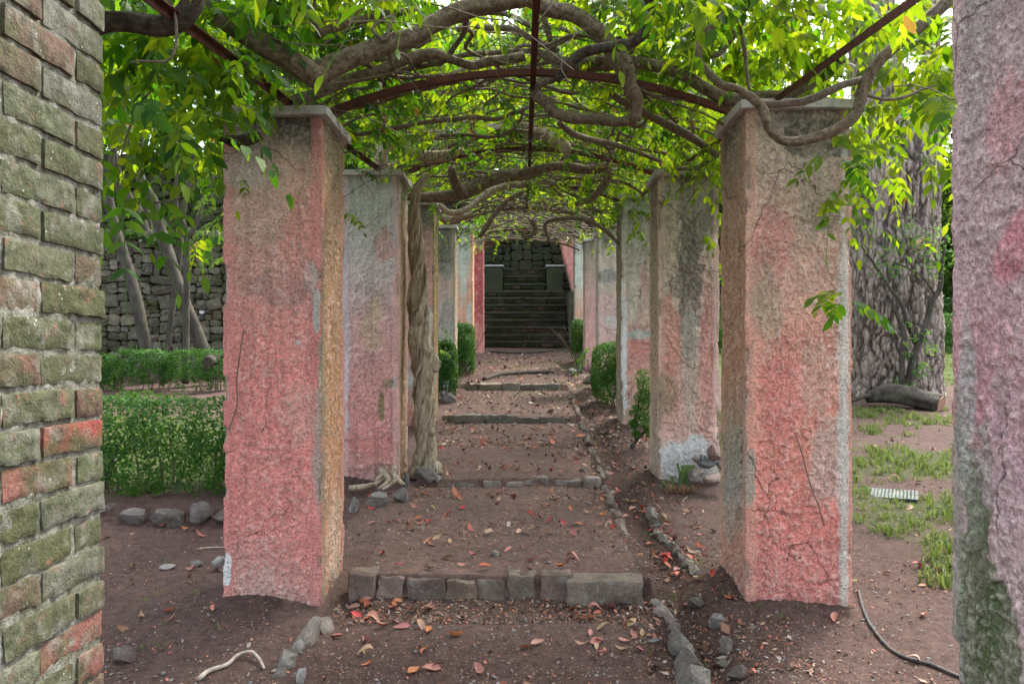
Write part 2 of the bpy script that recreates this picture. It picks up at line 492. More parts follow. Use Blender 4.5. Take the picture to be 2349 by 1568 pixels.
M_HEDGE = leaf_mat("box_leaf", [(0.018, 0.062, 0.016), (0.035, 0.11, 0.022), (0.07, 0.17, 0.035)],
                   [(0.05, 0.15, 0.015), (0.10, 0.24, 0.02), (0.18, 0.33, 0.03)], 0.3, 0.4)
M_TLEAF = leaf_mat("tree_leaf", [(0.02, 0.055, 0.016), (0.035, 0.09, 0.02), (0.06, 0.13, 0.03)],
                   [(0.08, 0.20, 0.02), (0.16, 0.30, 0.02), (0.34, 0.46, 0.05)], 0.4)
M_SHRUB = leaf_mat("shrub_leaf", [(0.03, 0.10, 0.03), (0.06, 0.16, 0.04), (0.11, 0.24, 0.06)],
                   [(0.10, 0.26, 0.03), (0.20, 0.38, 0.04), (0.32, 0.50, 0.07)], 0.4, 0.35)
M_GRASS = leaf_mat("grass", [(0.055, 0.095, 0.03), (0.095, 0.14, 0.04), (0.20, 0.20, 0.10)],
                   [(0.14, 0.22, 0.03), (0.20, 0.30, 0.04), (0.30, 0.32, 0.10)], 0.35, 0.6)

def _fallen(b):
    c = b.info("Color")
    c = b.mix(0.7, c, b.ramp(b.noise(b.coord(), 35, 4, 0.6), [(0.3, 0.6), (0.65, 1.1)]), 'MULTIPLY')
    return b.bsdf(c, 0.55, None, 0.35)
M_FALLEN = simple("fallen_leaf", _fallen)

def _litter(b):
    r = b.rpi()
    c = b.ramp(r, [(0.0, (0.10, 0.055, 0.035)), (0.2, (0.22, 0.12, 0.08)), (0.4, (0.34, 0.23, 0.16)), (0.55, (0.42, 0.16, 0.10)), (0.7, (0.22, 0.18, 0.15)), (0.90, (0.38, 0.33, 0.28)), (0.96, (0.13, 0.13, 0.135))], 'CONSTANT')
    return b.bsdf(c, 0.85, None, 0.25)
M_LITTER = simple("litter", _litter)

def _iron(b):
    p = b.pos()
    c = b.ramp(b.noise(p, 14, 6, 0.7), [(0.3, (0.035, 0.014, 0.010)), (0.55, (0.085, 0.028, 0.018)), (0.75, (0.15, 0.055, 0.03))])
    return b.bsdf(c, 0.75, b.bump(b.noise(p, 120, 4), 0.4, 0.004), 0.3)
M_IRON = simple("rusted_iron", _iron)

def flat(name, c, rough=0.6, amp=0.3, scale=40):
    def f(b):
        p = b.pos()
        k = b.mix(amp, c, b.ramp(b.noise(p, scale, 5, 0.7), [(0.3, 0.4), (0.65, 1.15)]), 'MULTIPLY')
        return b.bsdf(k, rough, b.bump(b.noise(p, scale * 3, 3), 0.3, 0.004))
    return simple(name, f)
M_HOSE = simple("black_hose", lambda b: b.bsdf(b.mix(b.ramp(b.noise(b.pos(), 22, 5, .7), [(.45, 0.0), (.65, .7)]), (.026, .025, .026), (.12, .085, .07)), .6, b.bump(b.noise(b.pos(), 150, 3), .3, .003)))
M_PLASTIC = flat("green_plastic", (0.13, 0.155, 0.135), 0.75, 0.9, 9)
M_DARKPL = flat("dark_plastic", (0.03, 0.045, 0.042), 0.5, 0.5)
M_CUT = flat("cut_wood", (0.34, 0.19, 0.135), 0.8, 0.6, 60)
M_SLATE = flat("slate_tread", (0.10, 0.10, 0.095), 0.85, 0.7, 14)
M_YUCCA = flat("cut_blade", (0.10, 0.17, 0.05), 0.5, 0.5)
M_STRAW = flat("dry_fibre", (0.26, 0.16, 0.09), 0.9, 0.6)
M_WIRE = flat("wire", (0.03, 0.02, 0.02), 0.6)
# ------------------------------------------------------------------ ground
PATH_D = [-30, 0, 2, 3.75, 4.07, 4.13, 4.16, 6.61, 6.63, 9.49, 9.51, 12.19, 12.21, 18.3, 22, 23, 60, 250]
PATH_Z = [-3, -1.52, -1.43, -1.305, -1.258, -1.25, -1.14, -1.084, -1.024, -.80, -.722, -.53, -.444, .17, .30, 1.9, 5, 9]
LIN_D = [-30, 0, 4.15, 6.62, 9.5, 12.2, 18.3, 22, 23, 60, 250]
LIN_Z = [-3, -1.55, -1.24, -1.06, -.77, -.49, .17, .30, 1.9, 5, 9]
LEFT_D = [-30, 0, 3.3, 5.5, 5.62, 8.5, 12.6, 15.05, 15.3, 18.05, 18.3, 60, 250]
LEFT_Z = [-3, -1.55, -1.34, -1.16, -1.06, -.86, -.56, -.38, 2.2, 2.35, 3.9, 8, 14]
RIGHT_D = [-30, 0, 4, 12, 18, 22, 30, 60, 250]
RIGHT_Z = [-3, -1.57, -1.30, -.63, -.05, .15, 1.0, 4.0, 9]

FEET = [(-1.5, -1.01, 4.0, 4.5), (1.10, 1.63, 4.0, 4.5), (-1.5, -1.02, 6.55, 7.0), (1.1, 1.6, 6.6, 7.06), (-1.48, -1.01, 8.95, 9.4), (1.1, 1.58, 9.15, 9.6)]
def zground(x, d):
    """height of the ground relative to eye level"""
    x = np.asarray(x, float); d = np.asarray(d, float)
    zp = np.interp(d, PATH_D, PATH_Z); zl = np.interp(d, LIN_D, LIN_Z)
    wpath = ((x > -0.89) & (x < 0.68)).astype(float)
    zm = zp * wpath + zl * (1 - wpath)
    gut = np.exp(-((x - 0.80) / 0.11) ** 2) * 0.05
    zm = zm - gut * (d < 16)
    wl = sstep(-1.1, -1.75, x)
    dl = np.where(d > 14.5, np.where(x > -4.8, 14.5, d), d)
    zl_ = np.where(d > 14.5, np.interp(d, LEFT_D, LEFT_Z) * sstep(-2.6, -4.8, x) + zl * (1 - sstep(-2.6, -4.8, x)), np.interp(d, LEFT_D, LEFT_Z))
    wr = sstep(0.9, 1.6, x)
    z = zm * (1 - wl - wr) + zl_ * wl + np.interp(d, RIGHT_D, RIGHT_Z) * wr
    q = np.stack([x * 1.3, d * 1.3, 0 * x], -1)
    z = z + (fbm(q, 4, 3) - 0.5) * 0.05 + (vnoise(q * 6, 9) - 0.5) * 0.012
    # soil heaped at the feet of the near pillars
    for (cx, cd, a) in ((-1.5, 4.0, .05), (-.97, 4.1, -.04), (1.25, 4.1, .02)):
        z = z + a * np.exp(-((x - cx) / (.3 if a > 0 else .14)) ** 2 - ((d - cd) / .35) ** 2)
    for (xa_, xb_, ya_, yb_) in FEET:                        # earth banked against the pillars
        dx = np.maximum(np.maximum(xa_ - x, x - xb_), 0); dy = np.maximum(np.maximum(ya_ - d, d - yb_), 0)
        z = z + .035 * np.exp(-np.hypot(dx, dy) / .07) * (.4 + 1.2 * vnoise(q * 3.5, 14))
    return z

def gz(x, d): return float(zground(np.array([x]), np.array([d]))[0]) + H

xs = np.unique(np.round(np.concatenate([[-150, -90, -60, -40, -28, -20, -15, -12], np.arange(-10, -4, .2), np.arange(-4, -1.3, .06),
    np.arange(-1.3, 1.3, .03), np.arange(1.3, 4.5, .06), np.arange(4.5, 9, .25), [10, 13, 17, 22, 30, 45, 70, 110, 150]]), 3))
ys = np.unique(np.round(np.concatenate([[-30, -15, -8, -4, -2, 0, 1, 2], np.arange(2.4, 7.2, .035), np.arange(7.2, 13, .07), np.arange(13, 24, .15),
    [4.13, 4.145, 4.16, 6.61, 6.63, 9.49, 9.51, 12.19, 12.21], [25, 27, 30, 34, 40, 50, 65, 90, 130, 180, 250]]), 3))
GX, GY = np.meshgrid(xs, ys, indexing='ij')
GZ = zground(GX, GY) + H
DIRT = np.array([0.102, 0.064, 0.054]); PATHC = np.array([0.172, 0.114, 0.096]); LAWN = np.array([0.062, 0.085, 0.028]); MOSS = np.array([0.055, 0.062, 0.022])
gc = np.tile(DIRT, (GX.size, 1)).reshape(*GX.shape, 3)
def blend(mask, c):
    global gc
    gc = gc * (1 - mask[..., None]) + c * mask[..., None]
q = np.stack([GX * 1.5, GY * 1.5, 0 * GX], -1)
nz_ = fbm(q, 4, 21)
blend(((GX > -1.2) & (GX < .62)) * sstep(3.3, 4.3, GY) * .8 * sstep(12, 8, GY), PATHC)
blend(np.exp(-((GX - .78) / .14) ** 2) * .55 * (GY < 16), np.array([.05, .030, .025]))
blend(((GX > -1.0) & (GX < .7)) * np.exp(-((GY - 4.02) / .10) ** 2) * .7, np.array([.06, .038, .031]))
blend((GX > -8) * (GX < -1.9) * sstep(5.9, 6.6, GY + (nz_ - .5)) * sstep(10.3, 9.3, GY) * .9, LAWN)
blend((GX > 1.7) * sstep(.46, .60, nz_ + .1 * sstep(2.0, 4.5, GX)) * sstep(4.6, 6.0, GY) * .7 * sstep(11.0, 8, GY), LAWN)
blend((GX > 1.5) * sstep(13.2, 14.2, GY + 2 * (nz_ - .5)), LAWN * 1.1)
blend(sstep(.52, .62, nz_) * (np.abs(GX) < 1.5) * sstep(10, 14, GY) * .8, MOSS)
blend((GX < -5) * (GY > 15.2) * 1.0, MOSS)
blend((GY > 24) * 1.0, MOSS)
nx_, ny_ = len(xs), len(ys)
ii, jj = np.meshgrid(np.arange(nx_ - 1), np.arange(ny_ - 1), indexing='ij'); ii = ii.ravel(); jj = jj.ravel()
GQ = np.stack([ii * ny_ + jj, (ii + 1) * ny_ + jj, (ii + 1) * ny_ + jj + 1, ii * ny_ + jj + 1], 1)
tag(obj("ground", mesh_data("ground", np.stack([GX, GY, GZ], -1).reshape(-1, 3), GQ, None, M_DIRT, True, gc.reshape(-1, 3))), kind='structure')

# ------------------------------------------------------------------ stones used everywhere
ROCKS = []
for k in range(14):
    ROCKS.append(mesh_data("stone", *rock_arrays(1, 1, 1, 100 + k, 11, 13, 8), M_STONE, False))
def stone_slab_mesh(seed, mat):
    rs = np.random.default_rng(seed); n = 12
    a = (np.arange(n) + rs.uniform(-.3, .3, n)) * 2 * math.pi / n + math.pi / 12
    sup = 1 / np.maximum(np.abs(np.cos(a)), np.abs(np.sin(a)))
    r = .5 * np.minimum(sup, 1.3) * rs.uniform(.90, 1.05, n)
    ring = lambda k, y: np.stack([np.cos(a) * r * k, np.full(n, y) + rs.uniform(-.06, .06, n), np.sin(a) * r * k], 1)
    V = np.vstack([ring(1, .5), ring(1.0, -.34), ring(.90, -.47), [[rs.uniform(-.2, .2), -.5 + rs.uniform(-.08, .04), rs.uniform(-.2, .2)]]])
    j = np.arange(n); jn = (j + 1) % n
    Q = np.vstack([np.stack([k * n + j, k * n + jn, (k + 1) * n + jn, (k + 1) * n + j], 1) for k in (0, 1)])
    T = np.stack([2 * n + j, 2 * n + jn, np.full(n, 3 * n)], 1)
    return mesh_data("stone", V, Q, T, mat, False)
SLABS = [stone_slab_mesh(k, M_STONE) for k in range(12)]
MSLABS = [stone_slab_mesh(k + 50, M_MSTONE) for k in range(12)]

def stone_col(base=(0.19, 0.175, 0.155), var=.35):
    b = np.array(base) * random.uniform(1 - var, 1 + var) * np.array([random.uniform(.94, 1.08), 1, random.uniform(.92, 1.05)])
    return (*[float(v) for v in b], 1)

def split_rects(x0, x1, z0, z1, tw, th, out):
    w, h = x1 - x0, z1 - z0
    s = random.uniform(.7, 1.7)
    if w > tw * s * 1.3 and (w / tw > h / th or h < th * .9):
        c = x0 + w * random.uniform(.35, .65); split_rects(x0, c, z0, z1, tw, th, out); split_rects(c, x1, z0, z1, tw, th, out)
    elif h > th * s * 1.3:
        c = z0 + h * random.uniform(.35, .65); split_rects(x0, x1, z0, c, tw, th, out); split_rects(x0, x1, c, z1, tw, th, out)
    else: out.append((x0, x1, z0, z1))

def rubble_wall(name, label, x0, x1, d, z0, z1, tw, th, meshes, base, seed, body_z0=None):
    """wall in the XZ plane facing the camera, each stone a part"""
    random.seed(seed)
    w = empty(name, ((x0 + x1) / 2, d, z0), label, "wall")
    V, Q = box_arrays(x0 - 1.5, x1 + .2, d + .05, d + .6, (z0 if body_z0 is None else body_z0), z1 - .03)
    obj("wall_core", mesh_data("wall_core", V, Q, None, M_MORTARDARK, False), w)
    rects = []; split_rects(x0, x1, z0, z1, tw, th, rects)
    rects.sort(key=lambda r: -(r[1] - r[0]) * (r[3] - r[2]))
    for k, (a, b, c, e) in enumerate(rects[:298]):
        o = obj("stone", random.choice(meshes if random.random() < .6 else MSLABS))
        o.color = stone_col(base, .45)
        child_w(o, w, ((a + b) / 2, d + random.uniform(-.05, .02), (c + e) / 2), (random.uniform(-.12, .12), random.uniform(-.24, .24), random.uniform(-.12, .12)),
                ((b - a) * random.uniform(.96, 1.10), .22, (e - c) * random.uniform(.95, 1.10)))
    if len(rects) > 298:
        A = Acc()
        for (a, b, c, e) in rects[298:]:
            V, Q = block_arrays((b - a) * .92, .2, (e - c) * .9, 1, 1, 1, .02, .01, random.randint(0, 999))
            A.add(V + np.array([(a + b) / 2, d, (c + e) / 2]), Q)
        tag(obj("small_stones", A.mesh("small_stones", M_MSTONE, False), w), kind='stuff')
    return w

def _md(b):
    p = b.pos(); n = b.noise(p, 20, 5, .7)
    return b.bsdf(b.ramp(n, [(.3, (.04, .04, .028)), (.7, (.13, .125, .095))]), .95, b.bump(n, .8, .02), .1)
M_MORTARDARK = simple("dark_joint", _md)

rubble_wall("retaining_wall", "grey rubble stone retaining wall behind the leaning trees at left", -8.3, -5.1, 15.0, H - .55, H + 2.3, .22, .13, SLABS, (.155, .15, .105), 31)
rubble_wall("terrace_wall", "dark mossy upper stone wall on the terrace above the rubble retaining wall", -9.9, -6.0, 18.0, H + 2.2, H + 4.5, .30, .13, MSLABS, (.10, .10, .072), 32)
rubble_wall("back_wall", "dark mossy stone wall closing the view behind the staircase", -2.6, 2.6, 22.4, H + 1.9, H + 4.7, .27, .17, MSLABS, (.055, .056, .038), 33, H)

# ------------------------------------------------------------------ staircase
stair = empty("stone_staircase", (0, 18.3, H + .17), "dark mossy stone staircase at the far end of the path", "staircase")
ztop = [1258, 1200, 1130, 1065, 1000, 932, 870, 808, 745, 675, 608]
prev = .10
def masonry(x0, x1, d, z0, z1, seed):
    A = Acc(); rs = np.random.default_rng(seed)
    rows = 2; hz = (z1 - z0) / rows
    for r in range(rows):
        x = x0
        while x < x1 - .03:
            w = min(rs.uniform(.14, .34), x1 - x)
            V, Q = block_arrays(w - .012, .12, hz - .01, 1, 1, 1, .012, .008, int(rs.integers(999)))
            c = np.array([.07, .06, .045]) * rs.uniform(.6, 1.4) if rs.random() < .7 else np.array([.13, .075, .055]) * rs.uniform(.6, 1.1)
            A.add(V + np.array([x + w / 2, d + .05 + rs.uniform(-.012, .012), z0 + (r + .5) * hz]), Q, None, c)
            x += w
    return A
def _riser(b):
    p = b.pos(); c = b.attr()
    c = b.mix(b.ramp(b.noise(p, 3, 5, .7), [(.36, 0.0), (.52, .9)]), c, (.03, .038, .014))
    n = b.noise(p, 35, 5, .7)
    c = b.mix(.6, c, b.ramp(n, [(.3, .5), (.65, 1.0)]), 'MULTIPLY')
    return b.bsdf(c, .95, b.bump(n, .8, .015), .1)
M_RISER = simple("riser_masonry", _riser)
for k, zz in enumerate(ztop):
    d = 18.3 + .30 * k
    py = (800 + zz / 2.24) / 1.7437
    zt = (VY - py) * d / FPX
    if k < 8: x0, x1 = -1.05 + .008 * k, 1.04 - .004 * k
    else: x0, x1 = -.555, .56
    st = obj("step", masonry(x0, x1, d, H + prev - .02, H + zt - .055, 70 + k).mesh("step", M_RISER, False), stair)
    cuts = [x0] + sorted(random.uniform(x0 + .3, x1 - .3) for _ in range(2 if k < 8 else 1)) + [x1]
    for a, b_ in zip(cuts[:-1], cuts[1:]):
        if b_ - a < .12: continue
        V, Q = block_arrays(b_ - a - .008, .36, .055, 5, 2, 1, .014, .009, 900 + k)
        t = obj("tread", mesh_data("tread", V + np.array([(a + b_) / 2, d + .155, H + zt - .027]), Q, None, M_MSTONE, True), st)
        t.color = stone_col((.075, .075, .068), .2)
    prev = zt
def rough_block(name, x0, x1, y0, y1, z0, z1, mat, parent, colr=None, seed=0, bev=.012, jit=.012, res=.08):
    V, Q = block_arrays(x1 - x0, y1 - y0, z1 - z0, max(1, int((x1 - x0) / res)), max(1, int((y1 - y0) / res)), max(1, int((z1 - z0) / res)), bev, jit, seed)
    V += np.array([(x0 + x1) / 2, (y0 + y1) / 2, (z0 + z1) / 2])
    o = obj(name, mesh_data(name, V, Q, None, mat, True), parent)
    if colr: o.color = (*colr, 1)
    return o
for (x0, x1) in ((-1.02, -.565), (.57, 1.0)):
    pr = rough_block("stair_pier", x0, x1, 20.6, 21.6, H + 1.2, H + 2.28, M_MSTONE, stair, (.055, .062, .04), 5)
    rough_block("pier_cap", x0 - .03, x1 + .03, 20.56, 21.62, H + 2.28, H + 2.325, M_CAP, pr, None, 6, .008, .004)
rough_block("landing", -.56, .56, 21.3, 22.4, H + 1.9, H + 2.19, M_MSTONE, stair, (.08, .08, .06), 7)
rough_block("stair_base", -1.0, 1.0, 18.5, 20.7, H - .2, H + .15, M_MORTARDARK, stair, None, 8)
rough_block("cheek_wall", 1.04, 1.17, 18.75, 20.5, H + .0, H + 1.5, M_MSTONE, stair, (.15, .15, .12), 9)
rough_block("stone", -1.33, -1.02, 18.05, 18.4, H + .08, H + .30, M_STONE, stair, (.17, .16, .14), 10, .05, .03)
rough_block("stone", -1.45, -1.0, 17.8, 18.2, H - .1, H + .12, M_STONE, stair, (.14, .13, .11), 11, .05, .03)

# ------------------------------------------------------------------ pillars
PINK = (.46, .170, .152); ORANGE = (.40, .215, .125); GREY = (.33, .345, .315); PALE = (.52, .49, .47); DARK = (.085, .085, .068); MOSSC = (.10, .105, .045); BROWN = (.26, .175, .125)
def grad(v, stops):
    t = np.array([s[0] for s in stops]); c = np.array([s[1] for s in stops], float)
    return np.stack([np.interp(v, t, c[:, k]) for k in range(3)], -1)

def pillar(label, side, X, d, w, dep, z0, z1, fgrad, sgrad, patches=(), res=.012, amp=1.0, seed=0, lean=0.0, cap=True, band=.048, chip=1.0, bandcol=None):
    """side 'L': the face on the path is at X and the pillar runs to X - w"""
    sgn = -1 if side == 'L' else 1
    xa, xb = (X - w, X) if side == 'L' else (X, X + w)
    root = empty("pillar", ((xa + xb) / 2, d + dep / 2, z0 + H), label, "pillar", "plastered pillars of the pergola")
    # perimeter: front (xa->xb), right side, back, left side
    def seg(n): return np.arange(n) / n
    nF, nS = max(4, int(w / res)), max(4, int(dep / res))
    nL = nS if side == 'R' else max(4, nS // 3); nR = nS if side == 'L' else max(4, nS // 2)
    nB = max(4, nF // 4)
    pts = [(xa + w * t, d, 0, t * w, w) for t in seg(nF)] + [(xb, d + dep * t, 1, t * dep, dep) for t in seg(nR)] \
        + [(xb - w * t, d + dep, 2, t * w, w) for t in seg(nB)] + [(xa, d + dep - dep * t, 3, t * dep, dep) for t in seg(nL)]
    pts = np.array(pts); n = len(pts)
    nrm = np.array([[0, -1], [1, 0], [0, 1], [-1, 0]])[pts[:, 2].astype(int)].astype(float)
    corner = pts[:, 3] == 0
    prevn = np.array([[0, -1], [1, 0], [0, 1], [-1, 0]])[(pts[:, 2].astype(int) - 1) % 4]
    nrm[corner] = (nrm[corner] + prevn[corner])
    edge = np.minimum(pts[:, 3], pts[:, 4] - pts[:, 3])
    nv = int((z1 - z0) / res)
    v = np.linspace(0, 1, nv + 1)                      # 0 at the foot
    Z = z0 + v * (z1 - z0)
    Pm = np.zeros((nv + 1, n, 3)); Pm[..., 0] = pts[None, :, 0]; Pm[..., 1] = pts[None, :, 1]; Pm[..., 2] = Z[:, None]
    S = Pm + seed * 5.3
    inner = sstep(band, band + .012, edge)[None, :]
    rough = .62 * vnoise(S * np.array([62, 62, 50]), seed + 1) + .38 * vnoise(S * np.array([120, 120, 95]), seed + 21)
    rough = np.clip(rough - .47, -.08, .3) * .048 * (.5 + vnoise(S * 9, seed + 31))
    big = (fbm(S * 5, 3, seed + 2) - .5) * .009
    smoothband = (fbm(S * 30, 2, seed + 3) - .5) * .006
    h = inner * (-.007 + rough * amp) + (1 - inner) * smoothband + big * amp
    chipn = fbm(S * np.array([9, 9, 7]), 3, seed + 4)
    h = h - chip * .022 * np.exp(-(edge / .02) ** 2)[None, :] * sstep(.56, .66, chipn)
    foot = np.exp(-(v / .03) ** 2)[:, None]
    h = h + foot * (-.012 - .03 * (chipn - .4))
    Pm[..., :2] += h[..., None] * nrm[None]
    Pm[..., 0] += lean * (Z[:, None] - z1)
    # paint
    vt = 1 - v[:, None] + (fbm(S * 3.0, 3, seed + 6) - .5) * .16
    vt = np.clip(vt, 0, 1)
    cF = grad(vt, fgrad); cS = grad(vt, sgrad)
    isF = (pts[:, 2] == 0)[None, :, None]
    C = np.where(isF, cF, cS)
    if bandcol is not None:
        C = C * inner[..., None] + (1 - inner[..., None]) * (0.45 * C + 0.55 * np.array(bandcol))
    pn = fbm(S * np.array([11, 11, 8]), 4, seed + 7)
    for (face, px, py, rx, ry, c, stg) in patches:
        if face == 'F':
            cx = (px - VX) * d / FPX; cz = (VY - py) * d / FPX; k = d / FPX
            e = ((Pm[..., 0] - cx) / (rx * k)) ** 2 + ((Pm[..., 2] - cz) / (ry * k)) ** 2
            ok = isF[..., 0]
        else:
            cy = X * FPX / (px - VX); cz = (VY - py) * cy / FPX; k = cy / FPX
            ry_ = abs(X * FPX / (px + rx - VX) - cy)
            e = ((Pm[..., 1] - cy) / ry_) ** 2 + ((Pm[..., 2] - cz) / (ry * k)) ** 2
            ok = (pts[:, 2] == (1 if side == 'L' else 3))[None, :]
        m = sstep(*((1.05, .95) if stg >= .8 else (1.25, .75)), np.sqrt(e) + (pn - .5) * 1.6) * stg * ok
        C = C * (1 - m[..., None]) + np.array(c) * m[..., None]
    # high points worn to the grey render, damp soil splashed at the foot
    worn = sstep(.0036, .0075, rough) * inner * .5
    C = C * (1 - .55 * worn[..., None]) + np.array([.42, .37, .34]) * .55 * worn[..., None]
    cm = np.exp(-(edge / .022) ** 2)[None, :] * sstep(.56, .60, chipn)
    C = C * (1 - .8 * cm[..., None]) + np.array([.24, .20, .17]) * .8 * cm[..., None]
    C = np.clip(C * np.array([1.88, 1.88, 1.84]), .02, .84)
    fs = sstep(.10, .0, v[:, None] + (pn - .5) * .16)[..., None] * .8
    C = C * (1 - fs) + np.array([.16, .115, .10]) * fs
    V = Pm.reshape(-1, 3).copy(); V[:, 2] += H
    i, j = np.meshgrid(np.arange(nv), np.arange(n), indexing='ij'); i = i.ravel(); j = j.ravel(); jn = (j + 1) % n
    Q = np.stack([i * n + j, i * n + jn, (i + 1) * n + jn, (i + 1) * n + j], 1)
    obj("shaft", mesh_data("shaft", V, Q, None, M_PLASTER, True, C.reshape(-1, 3)), root)
    if cap:
        o = .035
        V, Q = block_arrays(w + 2 * o, dep + 2 * o, .048, 14, 14, 1, .008, .006, seed + 8, 5)
        V += np.array([(xa + xb) / 2 - lean * 0, d + dep / 2, z1 + H + .024])
        obj("cap_slab", mesh_data("cap_slab", V, Q, None, M_CAP, True), root)
    return root

def zcap(py, d): return (VY - py) * d / FPX
G = lambda *a: list(a)
pillar("tall pink plastered pillar in the left foreground with a brown side and a mossy top", 'L', -1.01, 4.0, .49, .50, -1.45, zcap(268, 4.0),
    G((0, (.06, .06, .048)), (.03, (.12, .11, .09)), (.07, (.31, .245, .185)), (.17, (.40, .27, .21)), (.33, (.43, .205, .175)), (.5, (.47, .172, .153)), (.8, (.45, .175, .155)), (.91, (.37, .205, .18)), (1, (.24, .18, .155))),
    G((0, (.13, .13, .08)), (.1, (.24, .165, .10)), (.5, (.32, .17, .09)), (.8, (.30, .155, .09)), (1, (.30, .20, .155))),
    [('F', 712, 627, 16, 34, GREY, .9), ('F', 726, 712, 10, 45, GREY, .9), ('F', 742, 900, 12, 120, (.20, .21, .17), .85), ('F', 735, 1040, 16, 120, (.22, .22, .19), .7),
     ('F', 690, 540, 40, 120, (.42, .17, .15), .5), ('F', 590, 470, 60, 80, (.36, .27, .22), .5), ('F', 560, 370, 50, 60, (.34, .33, .30), .6), ('F', 640, 660, 60, 40, (.22, .14, .13), .45),
     ('F', 683, 785, 7, 9, GREY, .9), ('F', 520, 1310, 10, 40, (.5, .5, .48), .9), ('F', 720, 1410, 40, 14, (.4, .38, .36), .7), ('F', 690, 950, 40, 70, (.40, .24, .20), .5),
     ('S', 743, 900, 5, 500, (.14, .14, .085), .75), ('S', 768, 1250, 14, 120, (.36, .27, .2), .5)], .0068, .50, 1, bandcol=(.40, .16, .15))
pillar("pink and grey plastered pillar at right with a vine limb looping below its cap", 'R', 1.101, 4.0, .53, .50, -1.45, zcap(252, 4.0),
    G((0, (.12, .115, .09)), (.05, (.17, .16, .125)), (.11, (.34, .28, .215)), (.25, (.41, .275, .21)), (.45, (.43, .225, .17)), (.64, (.45, .185, .145)), (.8, (.45, .168, .143)), (1, (.38, .19, .175))),
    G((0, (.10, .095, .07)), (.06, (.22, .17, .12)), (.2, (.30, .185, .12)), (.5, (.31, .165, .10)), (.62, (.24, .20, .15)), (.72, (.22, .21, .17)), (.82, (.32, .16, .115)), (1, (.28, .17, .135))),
    [('F', 1880, 320, 75, 45, (.085, .085, .065), .85), ('F', 1875, 430, 38, 130, (.24, .215, .16), .6), ('F', 1900, 500, 40, 40, (.11, .105, .075), .6), ('F', 1770, 560, 40, 110, (.40, .17, .15), .6),
     ('F', 1790, 930, 50, 130, (.47, .17, .15), .6), ('F', 1760, 700, 30, 90, (.27, .25, .17), .6), ('F', 1900, 1050, 40, 90, (.36, .33, .29), .55), ('F', 1880, 860, 40, 90, (.40, .28, .22), .5),
     ('F', 1935, 900, 12, 560, (.40, .42, .38), .75), ('F', 1720, 1100, 14, 60, (.22, .22, .18), .8), ('F', 1700, 960, 14, 120, (.24, .24, .20), .7)], .0068, .80, 2, bandcol=(.37, .22, .165))
pillar("pale pink pillar at left with the twisted vine trunk against it", 'L', -1.02, 6.55, .475, .46, -1.15, zcap(403, 6.55),
    G((0, (.34, .385, .37)), (.10, (.385, .425, .41)), (.2, (.43, .44, .44)), (.32, (.455, .405, .41)), (.45, (.455, .29, .285)), (.6, (.455, .235, .222)), (.85, (.45, .185, .172)), (.95, (.45, .27, .255)), (1, (.44, .39, .39))),
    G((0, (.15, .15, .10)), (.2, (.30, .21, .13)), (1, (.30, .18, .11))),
    [('F', 850, 740, 26, 60, (.34, .30, .17), .5), ('F', 875, 935, 10, 30, (.13, .14, .05), .85), ('F', 900, 880, 20, 14, (.16, .16, .07), .7), ('F', 880, 560, 20, 50, (.45, .25, .235), .6), ('F', 912, 800, 8, 240, (.48, .24, .2), .6), ('F', 905, 880, 6, 20, GREY, .8),
     ('F', 794, 700, 8, 330, (.45, .41, .46), .7), ('F', 890, 470, 20, 40, (.42, .44, .44), .5)], .010, .8, 3, bandcol=(.45, .32, .31))
pillar("grey and pink pillar at right with rubble stones heaped at its foot", 'R', 1.10, 6.6, .50, .46, -1.15, zcap(403, 6.6),
    G((0, (.19, .19, .16)), (.1, (.26, .26, .22)), (.25, (.42, .36, .31)), (.42, (.49, .36, .31)), (.58, (.50, .285, .23)), (.8, (.50, .29, .25)), (.88, (.60, .5, .48)), (1, (.64, .62, .60))),
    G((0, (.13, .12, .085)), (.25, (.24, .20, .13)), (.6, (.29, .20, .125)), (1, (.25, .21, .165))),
    [('F', 1580, 600, 40, 190, (.12, .122, .098), .85), ('F', 1600, 480, 48, 60, (.20, .20, .165), .8), ('F', 1540, 600, 22, 160, (.36, .33, .25), .6), ('F', 1585, 830, 22, 130, (.36, .34, .29), .65), ('F', 1530, 900, 24, 50, (.20, .165, .10), .75),
     ('F', 1540, 780, 20, 90, (.44, .19, .15), .6), ('F', 1625, 800, 18, 160, (.46, .20, .18), .6), ('F', 1645, 800, 8, 250, (.52, .34, .32), .6), ('F', 1570, 1045, 60, 40, (.50, .50, .49), .8)], .010, 1.05, 4, bandcol=(.42, .30, .26))
pillar("narrow pinkish pillar behind the twisted vine trunk at left", 'L', -1.01, 8.95, .47, .46, -.95, zcap(470, 8.95),
    G((0, DARK), (.08, (.13, .11, .09)), (.16, (.36, .22, .19)), (.5, (.38, .22, .20)), (.62, (.36, .18, .16)), (.75, (.30, .32, .30)), (.85, (.34, .15, .11)), (1, (.22, .13, .11))),
    G((0, (.14, .12, .06)), (.5, (.24, .16, .07)), (1, (.22, .14, .09))), [('F', 985, 780, 18, 60, (.33, .37, .36), .7)], .02, 1.0, 5)
